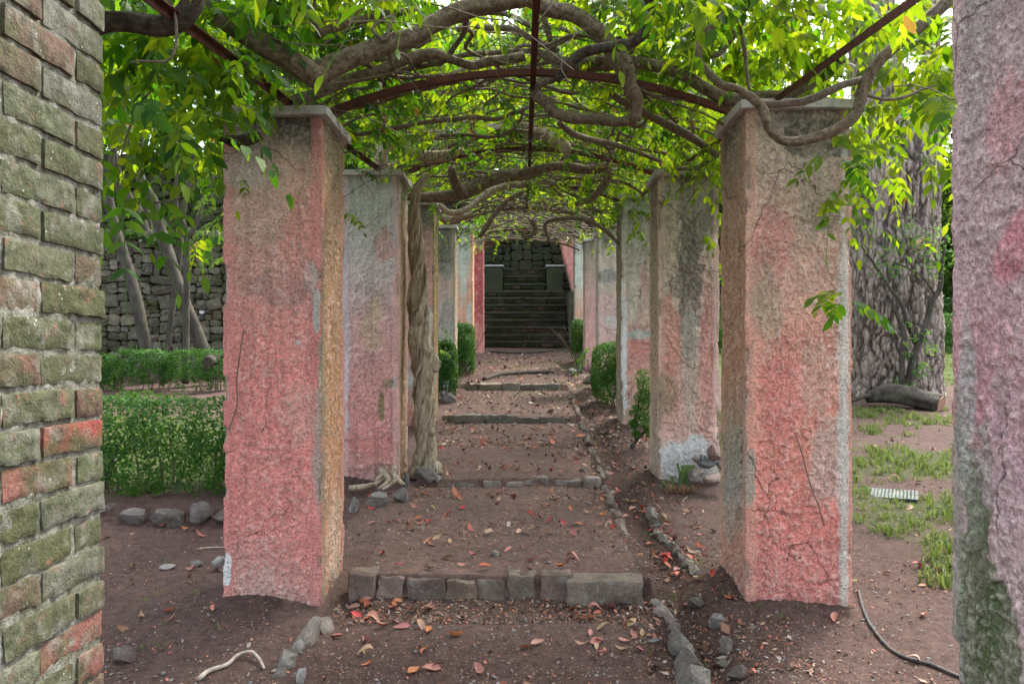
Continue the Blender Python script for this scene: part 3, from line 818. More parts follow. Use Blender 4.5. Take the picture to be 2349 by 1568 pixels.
pillar("grey green pillar at right with white and pink flaking plaster low down", 'R', 1.10, 9.15, .48, .46, -.95, zcap(455, 9.15),
    G((0, (.17, .18, .15)), (.12, (.29, .30, .26)), (.35, (.37, .36, .31)), (.5, (.44, .33, .28)), (.62, (.42, .21, .18)), (.75, (.38, .22, .18)), (.88, (.27, .20, .15)), (1, (.33, .28, .25))),
    G((0, (.10, .10, .07)), (.5, (.17, .14, .08)), (1, (.17, .145, .10))),
    [('F', 1430, 800, 9, 150, (.50, .53, .51), .85), ('F', 1470, 765, 30, 12, (.33, .37, .36), .85), ('F', 1450, 690, 12, 60, (.42, .42, .37), .6), ('F', 1465, 800, 18, 20, (.46, .19, .17), .7), ('F', 1480, 640, 12, 50, (.43, .25, .22), .7)], .02, 1.1, 6)
pillar("dark topped grey pillar standing behind the left hedge", 'L', -1.0, 11.55, .46, .46, -.65, zcap(524, 11.55),
    G((0, (.10, .105, .085)), (.18, (.13, .14, .115)), (.28, (.36, .26, .235)), (.5, (.34, .28, .255)), (.72, (.27, .27, .26)), (1, (.38, .42, .43))),
    G((0, (.16, .14, .09)), (1, (.24, .18, .13))), [('F', 1025, 625, 8, 20, (.17, .18, .18), .8), ('F', 1030, 730, 20, 40, (.21, .21, .20), .7)], .026, 1.0, 7, bandcol=(.30, .27, .2))
pillar("pale pink pillar with a dark mossy band behind the square hedge at right", 'R', 1.10, 12.0, .47, .46, -.6, zcap(519, 12.0),
    G((0, (.16, .165, .13)), (.1, (.20, .20, .16)), (.18, (.44, .38, .34)), (.33, (.36, .32, .27)), (.42, (.5, .31, .30)), (.6, (.54, .32, .31)), (.72, (.50, .27, .25)), (1, (.42, .28, .25))),
    G((0, (.17, .17, .13)), (.5, (.25, .22, .18)), (1, (.25, .2, .16))), [('F', 1395, 632, 26, 16, (.20, .215, .21), .85), ('F', 1400, 735, 18, 12, (.40, .42, .42), .8)], .026, 1.1, 8, bandcol=(.42, .37, .36))
pillar("orange pink pillar with blue grey top behind the second left hedge", 'L', -.935, 14.5, .46, .46, -.4, zcap(524, 14.5),
    G((0, (.24, .27, .22)), (.2, (.33, .38, .335)), (.35, (.43, .28, .22)), (.6, (.45, .23, .17)), (.8, (.42, .24, .2)), (1, (.35, .38, .38))),
    G((0, (.3, .17, .11)), (1, (.36, .2, .13))), [('F', 1062, 600, 8, 100, (.34, .42, .37), .75), ('F', 1078, 715, 14, 22, (.33, .38, .38), .85)], .03, .9, 9, bandcol=(.42, .23, .14))
pillar("dull pink pillar seen edge on between two others at right", 'R', 1.10, 14.6, .46, .46, -.35, zcap(553, 14.6),
    G((0, (.15, .145, .11)), (.2, (.27, .23, .19)), (.4, (.38, .25, .235)), (1, (.42, .23, .22))), G((0, (.14, .13, .09)), (.5, (.23, .18, .14)), (1, (.25, .17, .14))), (), .03, .9, 10)
pillar("deep red pillar beside the left foot of the staircase", 'L', -.88, 17.2, .46, .46, -.15, zcap(520, 17.2),
    G((0, (.36, .38, .40)), (.12, (.30, .20, .24)), (.2, (.27, .055, .06)), (.6, (.28, .06, .06)), (.8, (.36, .15, .125)), (1, (.40, .17, .14))),
    G((0, (.28, .07, .07)), (.5, (.32, .12, .11)), (1, (.34, .16, .14))), (), .035, .8, 11)
pillar("blue grey and orange pillar near the right foot of the staircase", 'R', 1.10, 17.6, .46, .46, -.1, zcap(540, 17.6),
    G((0, (.34, .38, .35)), (.4, (.34, .38, .34)), (.6, (.42, .26, .18)), (1, (.34, .38, .36))), G((0, (.13, .14, .10)), (1, (.18, .17, .12))), (), .035, .9, 12)
pillar("leaning brownish pink buttress pillar beside the staircase at right", 'R', .86, 20.3, .46, .4, .4, zcap(540, 20.3),
    G((0, (.34, .15, .12)), (.4, (.36, .14, .12)), (.6, (.28, .2, .18)), (1, (.22, .2, .17))), G((0, (.3, .14, .12)), (1, (.2, .14, .11))), (), .04, .8, 13, lean=-.24, cap=False)
pillar("large rough pinkish grey pillar with green moss at the right edge of the view", 'R', 1.101, 1.50, .52, .565, -1.7, 1.02,
    G((0, (.3, .26, .26)), (1, (.36, .26, .26))),
    G((0, (.33, .25, .245)), (.3, (.38, .27, .275)), (.42, (.42, .20, .22)), (.52, (.38, .27, .27)), (.8, (.31, .28, .27)), (1, (.30, .27, .25))),
    [('S', 2330, 560, 60, 90, (.46, .13, .165), .6), ('S', 2240, 1350, 45, 330, (.075, .10, .045), .85), ('S', 2290, 1500, 60, 160, (.06, .085, .035), .8), ('S', 2230, 1130, 30, 140, (.17, .19, .14), .7), ('S', 2215, 900, 20, 200, (.28, .31, .29), .7),
     ('S', 2300, 300, 50, 120, (.42, .20, .21), .5), ('S', 2230, 150, 30, 200, (.30, .255, .245), .7), ('S', 2300, 1050, 70, 160, (.40, .30, .32), .6), ('S', 2195, 1300, 10, 500, (.18, .20, .16), .6)], .0055, .60, 14, chip=1.0, band=.03)

# ------------------------------------------------------------------ brick pillar (plaster lost)
bx1 = -1.01; bw = .50; by0, by1 = 1.426, 1.926
bp = empty("brick_pillar", (bx1 - bw / 2, (by0 + by1) / 2, H - 1.7), "bare mossy brick pillar without plaster at the left edge of the view", "pillar")
V, Q = block_arrays(bw - .006, by1 - by0 - .006, 2.70, 60, 60, 320, .01, .0044, 3, 34)
core = obj("mortar_core", mesh_data("mortar_core", V + np.array([bx1 - bw / 2, (by0 + by1) / 2, H - .35]), Q, None, M_MORTAR, True), bp)
BH, BJ = .0655, .0105
def brick_mesh(L, W, seed): 
    V, Q = block_arrays(L, W, BH, 18 if L > .2 else 9, 6, 7, .006, .0046, seed, 15)
    # worn faces
    V = V + (fbm(V * 70 + seed, 2, seed)[:, None] - .5) * .006
    return mesh_data("brick", V, Q, None, M_BRICK, True)
ST = [brick_mesh(.244, .113, 20 + k) for k in range(5)]; HD = [brick_mesh(.113, .113, 40 + k) for k in range(4)]
BCOL = [((.125, .124, .075), .40), ((.165, .105, .078), .22), ((.19, .187, .15), .16), ((.27, .12, .095), .10), ((.10, .102, .05), .12)]
def bcol(zrel):
    r = random.random() * 1.0; acc = 0
    low = zrel < -.42
    for c, p_ in BCOL:
        if low and c[0] == .27: p_ += .14
        acc += p_
        if r < acc: break
    k = random.uniform(.8, 1.15)
    return (c[0] * k, c[1] * k, c[2] * k, 1)
random.seed(44)
nc = 35
for r in range(nc):
    zc = -1.66 + r * (BH + BJ) + BH / 2
    side_runs = [('S', .125), ('S', .375)] if r % 2 else [('H', .0605), ('S', .25), ('H', .4395)]
    for xf in (bx1 - .0565, bx1 - bw + .0565):                       # faces on the path and away from it
        for kind, c in side_runs:
            o = obj("brick", random.choice(ST if kind == 'S' else HD))
            o.color = bcol(zc)
            py_ = VY - zc * FPX / (by0 + c)
            if xf == bx1 - .0565:
                if -.215 < zc < -.125 and c > .2 : o.color = (.33, .075, .062, 1)
            sgn = 1 if xf > bx1 - .1 else -1
            child_w(o, bp, (xf + sgn * random.uniform(-.001, .006), by0 + c + random.uniform(-.003, .003), zc + H + random.uniform(-.002, .002)),
                    (random.uniform(-.012, .012), random.uniform(-.02, .02), R(90) + random.uniform(-.012, .012)))
    for yf in (by0 + .0565, by1 - .0565):
        if r % 2 == 0: o = obj("brick", random.choice(ST)); cx = bx1 - bw / 2
        else: o = obj("brick", random.choice(ST)); cx = bx1 - bw / 2
        o.color = bcol(zc)
        child_w(o, bp, (cx, yf + (.004 if yf > 1.7 else -.004), zc + H), (0, random.uniform(-.015, .015), random.uniform(-.01, .01)))
V, Q = block_arrays(bw + .07, .57, .05, 8, 8, 1, .008, .006, 77, 5)
obj("cap_slab", mesh_data("cap_slab", V + np.array([bx1 - bw / 2, (by0 + by1) / 2, H + 1.0 + .03]), Q, None, M_CAP, True), bp)

# ------------------------------------------------------------------ iron frame of the pergola
frame = empty("pergola_frame", (0, 4.2, H + 1.2), "rust red iron arches and bars joining the pillar tops under the vine", "pergola frame")
def l_bar(name, path, s=.034, t=.006, normal_hint=(0, 1, 0)):
    """angle iron swept along a path"""
    path = np.asarray(path, float); T = np.gradient(path, axis=0); T /= np.linalg.norm(T, axis=1)[:, None]
    B = np.cross(T, np.array(normal_hint, float)); B /= np.linalg.norm(B, axis=1)[:, None]
    Nn = np.cross(B, T)
    prof = np.array([(0, 0), (s, 0), (s, t), (t, t), (t, s), (0, s)])
    V = (path[:, None, :] + prof[None, :, 0, None] * Nn[:, None, :] + prof[None, :, 1, None] * B[:, None, :]).reshape(-1, 3)
    n, m = len(path), 6
    i, j = np.meshgrid(np.arange(n - 1), np.arange(m), indexing='ij'); i = i.ravel(); j = j.ravel(); jn = (j + 1) % m
    Q = np.stack([i * m + j, i * m + jn, (i + 1) * m + jn, (i + 1) * m + j], 1)
    e = np.array([[0, 1, 2, 3], [0, 3, 4, 5]]); Q = np.vstack([Q, e, e + (n - 1) * m])
    return obj(name, mesh_data(name, V, Q, None, M_IRON, False), frame)
ARCH = [(1.75, 1.02), (4.25, 1.25), (6.8, 1.50), (9.2, 1.73), (11.9, 1.93), (14.8, 2.08), (17.5, 2.30)]
RISE = .235
def arch_z(x, d):
    """height of the iron arches / vine roof above eye level at x, d"""
    base = np.interp(d, [-3] + [a for a, _ in ARCH] + [20], [.62] + [z for _, z in ARCH] + [2.45])
    return base + RISE * (1 - np.clip(np.abs(np.asarray(x) - .03) / 1.12, 0, 1.6) ** 2)
for (d, zb) in ARCH:
    xx = np.linspace(-1.14, 1.2, 25)
    l_bar("arch", np.stack([xx, np.full(25, d), arch_z(xx, d) + H], -1))
for x in (.03,):
    pts = [(x, d, arch_z(x, d) + H - .012) for d, _ in ARCH]
    pts[4] = (x - .02, pts[4][1], pts[4][2] - .02)
    p0 = np.array(pts)
    dd = np.concatenate([np.linspace(p0[k], p0[k + 1], 8)[:-1] for k in range(len(p0) - 1)] + [p0[-1:]])
    l_bar("ridge_bar", dd[:-14], .032, .006, (1, 0, 0))
for x in (-1.2, 1.24):
    pts = np.array([(x, d, zb + H + .055) for d, zb in ARCH])
    dd = np.concatenate([np.linspace(pts[k], pts[k + 1], 6)[:-1] for k in range(len(pts) - 1)] + [pts[-1:]])
    l_bar("side_bar", dd, .032, .006, (1, 0, 0))
# knots of tying wire on the first arch
for (x, k) in ((-.54, 0), (.60, 1)):
    rs = np.random.default_rng(k); zc = arch_z(x, 4.25) + H
    p = np.array([x, 4.25, zc]) + np.cumsum(rs.normal(size=(60, 3)), 0) * .008
    p = p - (p.mean(0) - np.array([x, 4.235, zc])) * .9
    tube("tying_wire", spline(p, .01), .0016, M_WIRE, frame, 4, capend=False)
# ------------------------------------------------------------------ wisteria
def compound(S, D, L, droop, ll, rs, pairs=5, theta=62, wid=.21):
    """pinnate leaves: returns verts and tris; S starts, D horizontal directions"""
    n = len(S); t = np.array([t_ for k in range(pairs) for t_ in (0.28 + .66 * k / pairs,) * 2] + [1.0]); K = len(t)
    up = np.array([0, 0, 1.0])
    pos = S[:, None] + D[:, None] * (L[:, None] * t)[..., None] - up * ((droop * L)[:, None] * t ** 2)[..., None]
    tan = D[:, None] - up * (2 * droop[:, None] * t)[..., None]
    tan = tan / np.linalg.norm(tan, axis=-1, keepdims=True)
    side = np.stack([D[:, 1], -D[:, 0], 0 * D[:, 0]], -1)[:, None]
    sg = np.array([1 if k % 2 else -1 for k in range(K - 1)] + [0])
    th = np.radians(theta) * np.abs(sg)
    dl = rs.uniform(.15, 1.0, (n, 1)) + rs.uniform(-.2, .3, (n, K))
    ld = tan * np.cos(th)[None, :, None] + side * (np.sin(th) * sg)[None, :, None] - up * dl[..., None] + rs.normal(size=(n, K, 3)) * .16
    ld = ld / np.linalg.norm(ld, axis=-1, keepdims=True)
    ref = up + tan * .5 + rs.normal(size=(n, K, 3)) * .35
    nn = ref - (ref * ld).sum(-1, keepdims=True) * ld; nn /= np.linalg.norm(nn, axis=-1, keepdims=True)
    w = np.cross(ld, nn)
    l = (ll[:, None] * rs.uniform(.62, 1.14, (n, K)) * (0.78 + .3 * np.sin(t * 3.0)))[..., None]
    cur = rs.uniform(.02, .16, (n, K, 1))
    b = pos; m = pos + ld * .5 * l + nn * .03 * l; tp = pos + ld * l - nn * cur * l
    a1 = ld * .27 * l - nn * .0 * l; a2 = ld * .62 * l - nn * (cur * .35) * l
    up_e = nn * .055 * l
    l1, r1 = pos + a1 + w * wid * .95 * l + up_e, pos + a1 - w * wid * .95 * l + up_e
    l2, r2 = pos + a2 + w * wid * .85 * l + up_e, pos + a2 - w * wid * .85 * l + up_e
    V = np.stack([b, l1, l2, tp, r2, r1, m], 2).reshape(-1, 3)
    F = np.array([[0, 6, 1], [6, 2, 1], [6, 3, 2], [0, 5, 6], [6, 5, 4], [6, 4, 3]])
    T = (np.arange(n * K)[:, None, None] * 7 + F[None]).reshape(-1, 3)
    # the stalk, a thin strip
    tt = np.array([0, .33, .66, 1.0])
    ps = S[:, None] + D[:, None] * (L[:, None] * tt)[..., None] - up * ((droop * L)[:, None] * tt ** 2)[..., None]
    wv = side * .0016
    SV = np.stack([ps - wv, ps + wv], 2).reshape(-1, 3)
    k = np.arange(3)
    Q = np.stack([2 * k, 2 * k + 1, 2 * k + 3, 2 * k + 2], 1)
    Q = (np.arange(n)[:, None, None] * 8 + Q[None]).reshape(-1, 4) + len(V)
    return np.vstack([V, SV]), T, Q

vine = empty("wisteria_vine", P(968, 1078, 6.8), "aged wisteria with twisted pale trunk whose limbs and leaves roof the pergola", "vine")
# --- the twisted trunk
TS = 1.06
tp = [(978, 1092, 34), (976, 1066, 27), (974, 1010, 23), (973, 950, 22), (971, 890, 23), (972, 848, 26), (975, 822, 27), (966, 800, 24), (958, 770, 23), (958, 720, 22), (959, 651, 20), (956, 575, 17), (953, 523, 14), (951, 480, 11), (955, 440, 10), (980, 400, 10)]
pts = np.array([[*P(x, y, 6.80 + .05 * math.sin(y * .012)), r * TS * 6.8 / FPX] for x, y, r in tp])
sp = spline(pts, .02)
A = Acc()
V, Q, T = tube_arrays(sp[:, :3], sp[:, 3] * .74, 34, rough=.22, ridges=24, seed=4, twist=3.5, rdepth=.4); A.add(V, Q, T)
arc = np.linspace(0, 2.55, len(sp))
for k, (ph, f, q) in enumerate(((0.3, .66, .46), (2.5, .64, .40), (4.4, .66, .44), (1.4, .92, .20), (3.6, .94, .18), (5.5, .90, .20))):
    a = ph + arc * 5.2 + .5 * np.sin(arc * 3 + k)
    off = np.stack([np.cos(a), np.sin(a), 0 * a], 1) * (sp[:, 3] * f)[:, None]
    V, Q, T = tube_arrays(sp[:, :3] + off, sp[:, 3] * q * (1 + .25 * np.sin(arc * 7 + k)), 22, rough=.5, ridges=20, seed=11 + k, twist=4, rdepth=.5); A.add(V, Q, T)
for (x, y, r) in ((1001, 838, 12), (985, 1055, 11), (957, 1048, 10), (990, 990, 8), (962, 905, 7), (970, 1000, 8), (1000, 1075, 14), (950, 1080, 13)):
    V, Q, T = rock_arrays(r * 2.2 * 6.7 / FPX, r * 2.2 * 6.7 / FPX, r * 3.0 * 6.7 / FPX, int(x + y), 4); A.add(V + P(x, y, 6.74), Q, T)
obj("trunk", A.mesh("trunk", M_VTRUNK, True), vine)
for path in ([(872, 1078), (884, 1088), (892, 1100), (880, 1112), (868, 1120)], [(905, 1072), (902, 1086), (908, 1100), (893, 1112), (876, 1122)], [(884, 1074), (878, 1086), (866, 1098), (862, 1112)],
             [(905, 1092), (918, 1104), (928, 1110)], [(800, 1120), (830, 1116), (862, 1108), (880, 1098)]):
    pp = np.array([P(x, y, 6.48 - .005 * (y - 1070)) for x, y in path])
    sp_ = spline(pp, .02); n = len(sp_)
    tube("root", sp_, np.linspace(.026, .010, n), M_VTRUNK, vine, 8, rough=.25, seed=int(path[0][0]))

# --- the limbs one can follow in the photograph: picture x, y, radius px; distance
Z1 = lambda L: [(782.8 + x * .33326, y * .33326, r * .33326) for x, y, r in L]     # survey sheet 2
Z3 = lambda L: [(1565.6 + x * .3335, y * .3335, r * .3335) for x, y, r in L]       # survey sheet 3
Zd = lambda L: [((1050 + x * .29979) / 1.7437, y * .29979 / 1.7437, r * .172) for x, y, r in L]
LIMBS = [
    # thick one diving to a knot and rising over the path, then hooking back
    ([(452, -30, 30), (480, 20, 28), (560, 72, 27), (640, 118, 26), (700, 165, 27), (722, 172, 28), (745, 160, 26), (800, 135, 25), (870, 106, 24), (950, 88, 22)] + Z1([(640, 170, 60), (820, 90, 64), (1050, 30, 62), (1260, -20, 62)]), 3.55, 3.9, M_VINE),
    (Z1([(1290, -10, 55), (1450, 50, 56), (1620, 110, 58), (1780, 230, 62), (1890, 370, 66), (1960, 500, 64), (1985, 590, 55), (2030, 680, 50), (2050, 760, 46), (2020, 830, 50)]), 3.95, 4.1, M_VINE),
    (Z1([(2030, 825, 36), (1900, 830, 36), (1750, 820, 37), (1600, 800, 35), (1480, 770, 36), (1390, 705, 40), (1340, 640, 38), (1365, 585, 34), (1440, 555, 30), (1500, 520, 20)]), 4.2, 4.5, M_VINE),
    ([(612, 290, 11), (628, 262, 13)] + Zd([(330, 1430, 75), (480, 1330, 72), (700, 1240, 72), (950, 1160, 75), (1200, 1050, 76), (1500, 960, 80), (1800, 840, 85), (2050, 760, 80), (2300, 730, 78)]) + Z1([(740, 385, 30), (900, 440, 28), (1000, 430, 34), (1150, 400, 36), (1260, 385, 34)]), 4.05, 4.4, M_VINE),
    (Zd([(900, 1560, 60), (1150, 1430, 70), (1500, 1320, 66), (1900, 1240, 60), (2300, 1120, 56)]) + Z1([(760, 520, 30), (850, 480, 36), (930, 430, 30)]), 4.4, 4.7, M_VINE),
    (Zd([(470, 1370, 26), (760, 1400, 28), (900, 1320, 28), (1150, 1200, 26), (1400, 1190, 30), (1600, 1060, 40), (1800, 960, 40), (2050, 900, 38), (2330, 860, 36)]) + Z1([(850, 385, 18), (1000, 365, 18), (1250, 350, 18), (1400, 390, 22), (1470, 450, 25), (1500, 520, 22)]), 4.6, 4.6, M_VINE),
    (Zd([(740, 470, 60), (850, 420, 60), (1000, 360, 60), (1200, 300, 55), (1400, 250, 55), (1600, 200, 50), (1880, 180, 40), (2050, 120, 34)]), 3.7, 4.0, M_VINE),
    (Zd([(760, 440, 30), (720, 330, 28), (670, 220, 25), (680, 100, 24), (700, -40, 22)]), 3.65, 3.5, M_TWIG),
    (Zd([(1620, 540, 25), (1520, 480, 25), (1470, 400, 24), (1520, 300, 22), (1640, 260, 20), (1750, 200, 20)]), 3.7, 3.8, M_TWIG),
    (Zd([(1640, 540, 28), (1700, 400, 30), (1760, 230, 28)]), 3.72, 3.75, M_TWIG),
    (Zd([(60, 450, 18), (300, 470, 20), (600, 510, 22), (900, 550, 22)]), 4.6, 4.7, M_TWIG),
    (Zd([(760, 670, 20), (900, 570, 26), (1120, 430, 26), (1330, 340, 24), (1500, 260, 20)]), 4.2, 4.3, M_TWIG),
    (Zd([(0, 1180, 34), (150, 1090, 36), (350, 1050, 34), (520, 1010, 30), (700, 960, 24)]), 4.3, 4.5, M_TWIG),
    # slender long ones behind the first arch
    (Z1([(-60, 890, 14), (40, 880, 14), (90, 930, 15), (200, 905, 16), (380, 880, 16), (560, 850, 16), (750, 830, 16), (900, 812, 16), (1060, 825, 15), (1180, 775, 15), (1300, 735, 13)]), 5.3, 5.6, M_TWIG),
    (Z1([(680, 935, 11), (850, 925, 12), (1050, 950, 11), (1180, 910, 11), (1235, 830, 10), (1260, 745, 9)]), 5.8, 5.4, M_TWIG),
    (Z1([(290, 1160, 50), (275, 1080, 52), (310, 990, 50), (420, 950, 46), (560, 940, 42), (720, 920, 40), (900, 905, 38), (1100, 880, 38), (1280, 885, 40), (1420, 930, 46), (1520, 1000, 45), (1560, 1050, 30)]), 6.9, 6.5, M_VTRUNK),
    (Z1([(430, 1030, 30), (520, 1060, 42), (640, 1075, 44), (760, 1060, 36), (840, 1030, 20)]), 6.4, 6.3, M_VTRUNK),
    (Z1([(440, 1350, 30), (560, 1370, 36), (690, 1355, 42), (850, 1330, 48), (980, 1270, 46), (1120, 1210, 44), (1290, 1190, 40), (1400, 1160, 34)]), 7.4, 7.5, M_VINE),
    (Z1([(760, 1150, 28), (770, 1220, 36), (800, 1290, 40), (860, 1345, 36)]), 7.2, 7.4, M_VINE),
    (Z1([(1170, 1215, 20), (1300, 1180, 30), (1500, 1140, 34), (1680, 1170, 34), (1820, 1140, 28), (1880, 1060, 20), (1840, 1010, 14)]), 6.9, 7.0, M_VINE),
    (Z1([(950, 100, 12), (1080, 85, 20), (1200, 120, 20), (1320, 180, 18), (1480, 200, 16), (1580, 225, 12)]), 4.9, 5.1, M_TWIG),
    (Z1([(800, 205, 22), (880, 165, 22), (1000, 190, 24), (1150, 205, 25), (1280, 240, 25), (1400, 310, 24), (1500, 350, 20)]), 4.6, 4.7, M_TWIG),
    (Z1([(1480, 560, 25), (1560, 440, 32), (1700, 350, 36), (1880, 320, 38), (2010, 280, 38), (2090, 190, 38), (2120, 80, 34), (2110, -40, 32)]), 3.9, 3.7, M_DARKVINE),
    (Z1([(1300, 330, 20), (1450, 420, 36), (1620, 430, 52), (1800, 425, 56), (2000, 430, 45), (2200, 470, 40)]) + Z3([(20, 530, 42), (160, 600, 44), (330, 680, 46), (520, 670, 44), (700, 650, 44), (820, 600, 40), (960, 520, 38), (1090, 430, 40), (1060, 370, 34)]), 4.5, 4.1, M_VINE),
    (Z1([(1500, 850, 20), (1600, 915, 24), (1720, 970, 22), (1850, 985, 20), (2000, 1030, 18), (2200, 1110, 14)]), 5.2, 6.2, M_TWIG),
    (Z1([(1860, 650, 24), (1990, 720, 28), (2150, 820, 30), (2349, 920, 32)]) + Z3([(100, 960, 30), (240, 1070, 22)]), 4.7, 5.2, M_TWIG),
    (Z1([(1380, 80, 16), (1430, 200, 22), (1440, 290, 18)]), 4.5, 4.6, M_TWIG),
    # the sling below the right pillar cap
    (Z3([(1860, -40, 48), (1760, 60, 48), (1600, 190, 44), (1450, 340, 42), (1330, 460, 40), (1260, 580, 40), (1210, 700, 38), (1170, 810, 40), (1090, 880, 40), (920, 945, 36), (760, 975, 33), (660, 945, 33), (580, 850, 36), (540, 760, 38), (480, 660, 34), (380, 615, 27), (270, 580, 27), (180, 500, 27), (110, 410, 28), (115, 320, 28), (160, 240, 26), (240, 130, 24), (310, 40, 22), (330, -50, 20)]), 3.55, 3.75, M_VINE),
    (Z3([(560, 720, 22), (700, 725, 24), (830, 700, 26), (950, 650, 28), (1080, 610, 26), (1240, 545, 22)]), 3.72, 3.6, M_TWIG),
    (Z3([(150, 380, 14), (240, 390, 16), (320, 320, 16), (350, 230, 15), (300, 110, 12)]), 4.0, 4.0, M_TWIG),
    (Z3([(460, 620, 12), (455, 500, 13), (430, 320, 13), (390, 150, 13), (370, 60, 12)]), 3.8, 3.9, M_TWIG),
    (Z3([(0, 40, 26), (300, 50, 26), (470, 70, 26), (640, 80, 26), (800, 40, 24), (950, 140, 24), (1000, 260, 26), (960, 330, 20)]), 4.3, 4.4, M_TWIG),
    (Z3([(1270, 655, 12), (1380, 690, 12), (1500, 680, 11), (1640, 630, 9), (1740, 590, 6)]), 3.6, 3.6, M_TWIG),
    (Z3([(-30, 1160, 14), (100, 1150, 16), (180, 1110, 12)]), 5.6, 5.4, M_TWIG),
    # stump end on the left pillar
    ([(505, 316, 6), (540, 322, 15), (575, 318, 14), (600, 314, 8)], 3.93, 3.95, M_DARKVINE),
    ([(420, 290, 5), (470, 305, 7), (520, 322, 8)], 3.9, 3.9, M_DARKVINE),
    (Zd([(2300, 480, 20), (2100, 640, 36), (1980, 640, 40), (1880, 690, 40), (1700, 760, 44), (1540, 790, 26)]), 4.3, 4.3, M_TWIG),
    # farther tangle
    ([(1100, 542, 5), (1115, 520, 6), (1135, 490, 6), (1165, 462, 6), (1200, 440, 5)], 8.6, 8.4, M_VINE),
    ([(1005, 470, 6), (1035, 488, 7), (1070, 480, 7), (1110, 450, 8), (1150, 430, 7), (1230, 418, 7), (1280, 420, 6)], 8.8, 9.2, M_VTRUNK),
    ([(1380, 372, 8), (1395, 400, 9), (1380, 430, 9), (1355, 455, 8), (1320, 470, 6)], 8.0, 8.2, M_VINE),
    ([(1220, 505, 6), (1226, 530, 6), (1205, 545, 5), (1200, 528, 5)], 9.0, 9.0, M_VINE),
    ([(1420, 560, 4), (1385, 525, 5), (1340, 505, 5), (1290, 500, 5), (1250, 515, 4), (1260, 555, 4)], 9.2, 9.6, M_TWIG),
    ([(1012, 500, 9), (1035, 505, 8), (1060, 498, 7), (1085, 490, 4)], 9.4, 9.4, M_VTRUNK),
]
dark = None
vine_near = empty("wisteria_vine", (-1.05, 2.6, H + 1.35), "dark scaly vine limb coming out from behind the brick pillar at upper left", "vine")
rsl = np.random.default_rng(3)
for k, (L, d0, d1, mt) in enumerate(LIMBS):
    n = len(L); dd = np.linspace(d0, d1, n)
    pts = np.array([[*P(x, y, d), r * d / FPX] for (x, y, r), d in zip(L, dd)])
    pts[1:-1, :3] += rsl.normal(size=(n - 2, 3)) * .006
    sp = spline(pts, .022 if pts[:, 3].max() > .025 else .03)
    big = pts[:, 3].max()
    sd_ = 22 if big > .03 else 12 if big > .015 else 8
    tube("branch", sp[:, :3], np.maximum(sp[:, 3], .003), mt, vine, sd_, rough=.16, ridges=10 if big > .02 else 0, seed=k, twist=1.5)
L = [(150, 70, 24), (237, 52, 24), (300, 50, 24), (365, 60, 24), (410, 46, 25), (442, 10, 25), (452, -40, 24)]
pts = np.array([[*P(x, y, 2.75), r * 2.75 / FPX] for x, y, r in L]); sp = spline(pts, .015)
tube("branch", sp[:, :3], sp[:, 3], M_DARKVINE, vine_near, 24, rough=.22, ridges=10, seed=91, twist=1)
L = [(380, -20, 3.5), (400, 30, 3.5), (405, 80, 3.5), (400, 120, 3), (380, 141, 3), (330, 140, 2.6), (298, 143, 2)]
pts = np.array([[*P(x, y, 2.7), r * 2.7 / FPX] for x, y, r in L]); sp = spline(pts, .015)
tube("branch", sp[:, :3], sp[:, 3], M_TWIG, vine_near, 6, rough=.1)
L = [(350, 205, 2.2), (320, 240, 2.4), (295, 300, 2.6), (275, 370, 2.6), (270, 430, 2.6), (282, 452, 2.4), (310, 464, 2.2), (360, 465, 2), (410, 455, 1.8), (455, 430, 1.5)]
pts = np.array([[*P(x, y, 3.2), r * 3.2 / FPX] for x, y, r in L]); sp = spline(pts, .02)
tube("branch", sp[:, :3], sp[:, 3], M_TWIG, vine_near, 5)

# --- the rest of the branch tangle, running over the arches
rb = np.random.default_rng(12)
nb = 225
for k in range(nb):
    d = rb.uniform(4.4, 17.5) if k > 60 else rb.uniform(4.6, 9.0)
    if k >= 165: d = rb.uniform(9.0, 15.0)
    s = rb.choice([-1, 1]); x = s * rb.uniform(.5, 1.25)
    ang = math.atan2(rb.uniform(-1.4, 1.8), -s)
    n = int(rb.integers(9, 18)); pts = []; zo = rb.uniform(.0, .26) if k < 165 else rb.uniform(-.14, .10); step = rb.uniform(.13, .22)
    r0 = rb.uniform(.004, .011) if rb.random() < .75 else rb.uniform(.012, .02)
    for i in range(n):
        z = float(arch_z(x, d)) + zo
        pts.append([x, d, z + H, r0 * (1 - .7 * i / n) * rb.uniform(.85, 1.2)])
        ang += rb.normal() * .42; zo = np.clip(zo + rb.normal() * .035, -.05 if k < 165 else -.2, .28)
        x += step * math.cos(ang); d += step * math.sin(ang)
        if abs(x) > 1.6: ang = math.pi - ang
        if d < 4.0: ang = abs(ang)
    sp = spline(np.array(pts), .05)
    tube("branch", sp[:, :3], sp[:, 3], M_TWIG if rb.random() < .7 else M_VINE, vine, 6, rough=.12, seed=k)
A = Acc()
for k in range(420):                                            # hair-thin shoots
    d = rb.uniform(3.2, 15); x = rb.uniform(-1.4, 1.5); a = rb.uniform(0, 6.28); n = int(rb.integers(4, 8))
    p = np.array([x, d, float(arch_z(x, d)) + H + rb.uniform(.0, .35)]); pts = [p]
    v = np.array([math.cos(a), math.sin(a), rb.uniform(-.5, .2)])
    for i in range(n):
        v = v + rb.normal(size=3) * .25; v /= np.linalg.norm(v); p = p + v * .11; pts.append(p)
    V, Q, T = tube_arrays(spline(np.array(pts), .06), rb.uniform(.0012, .0032), 4, capend=False); A.add(V, Q, T)
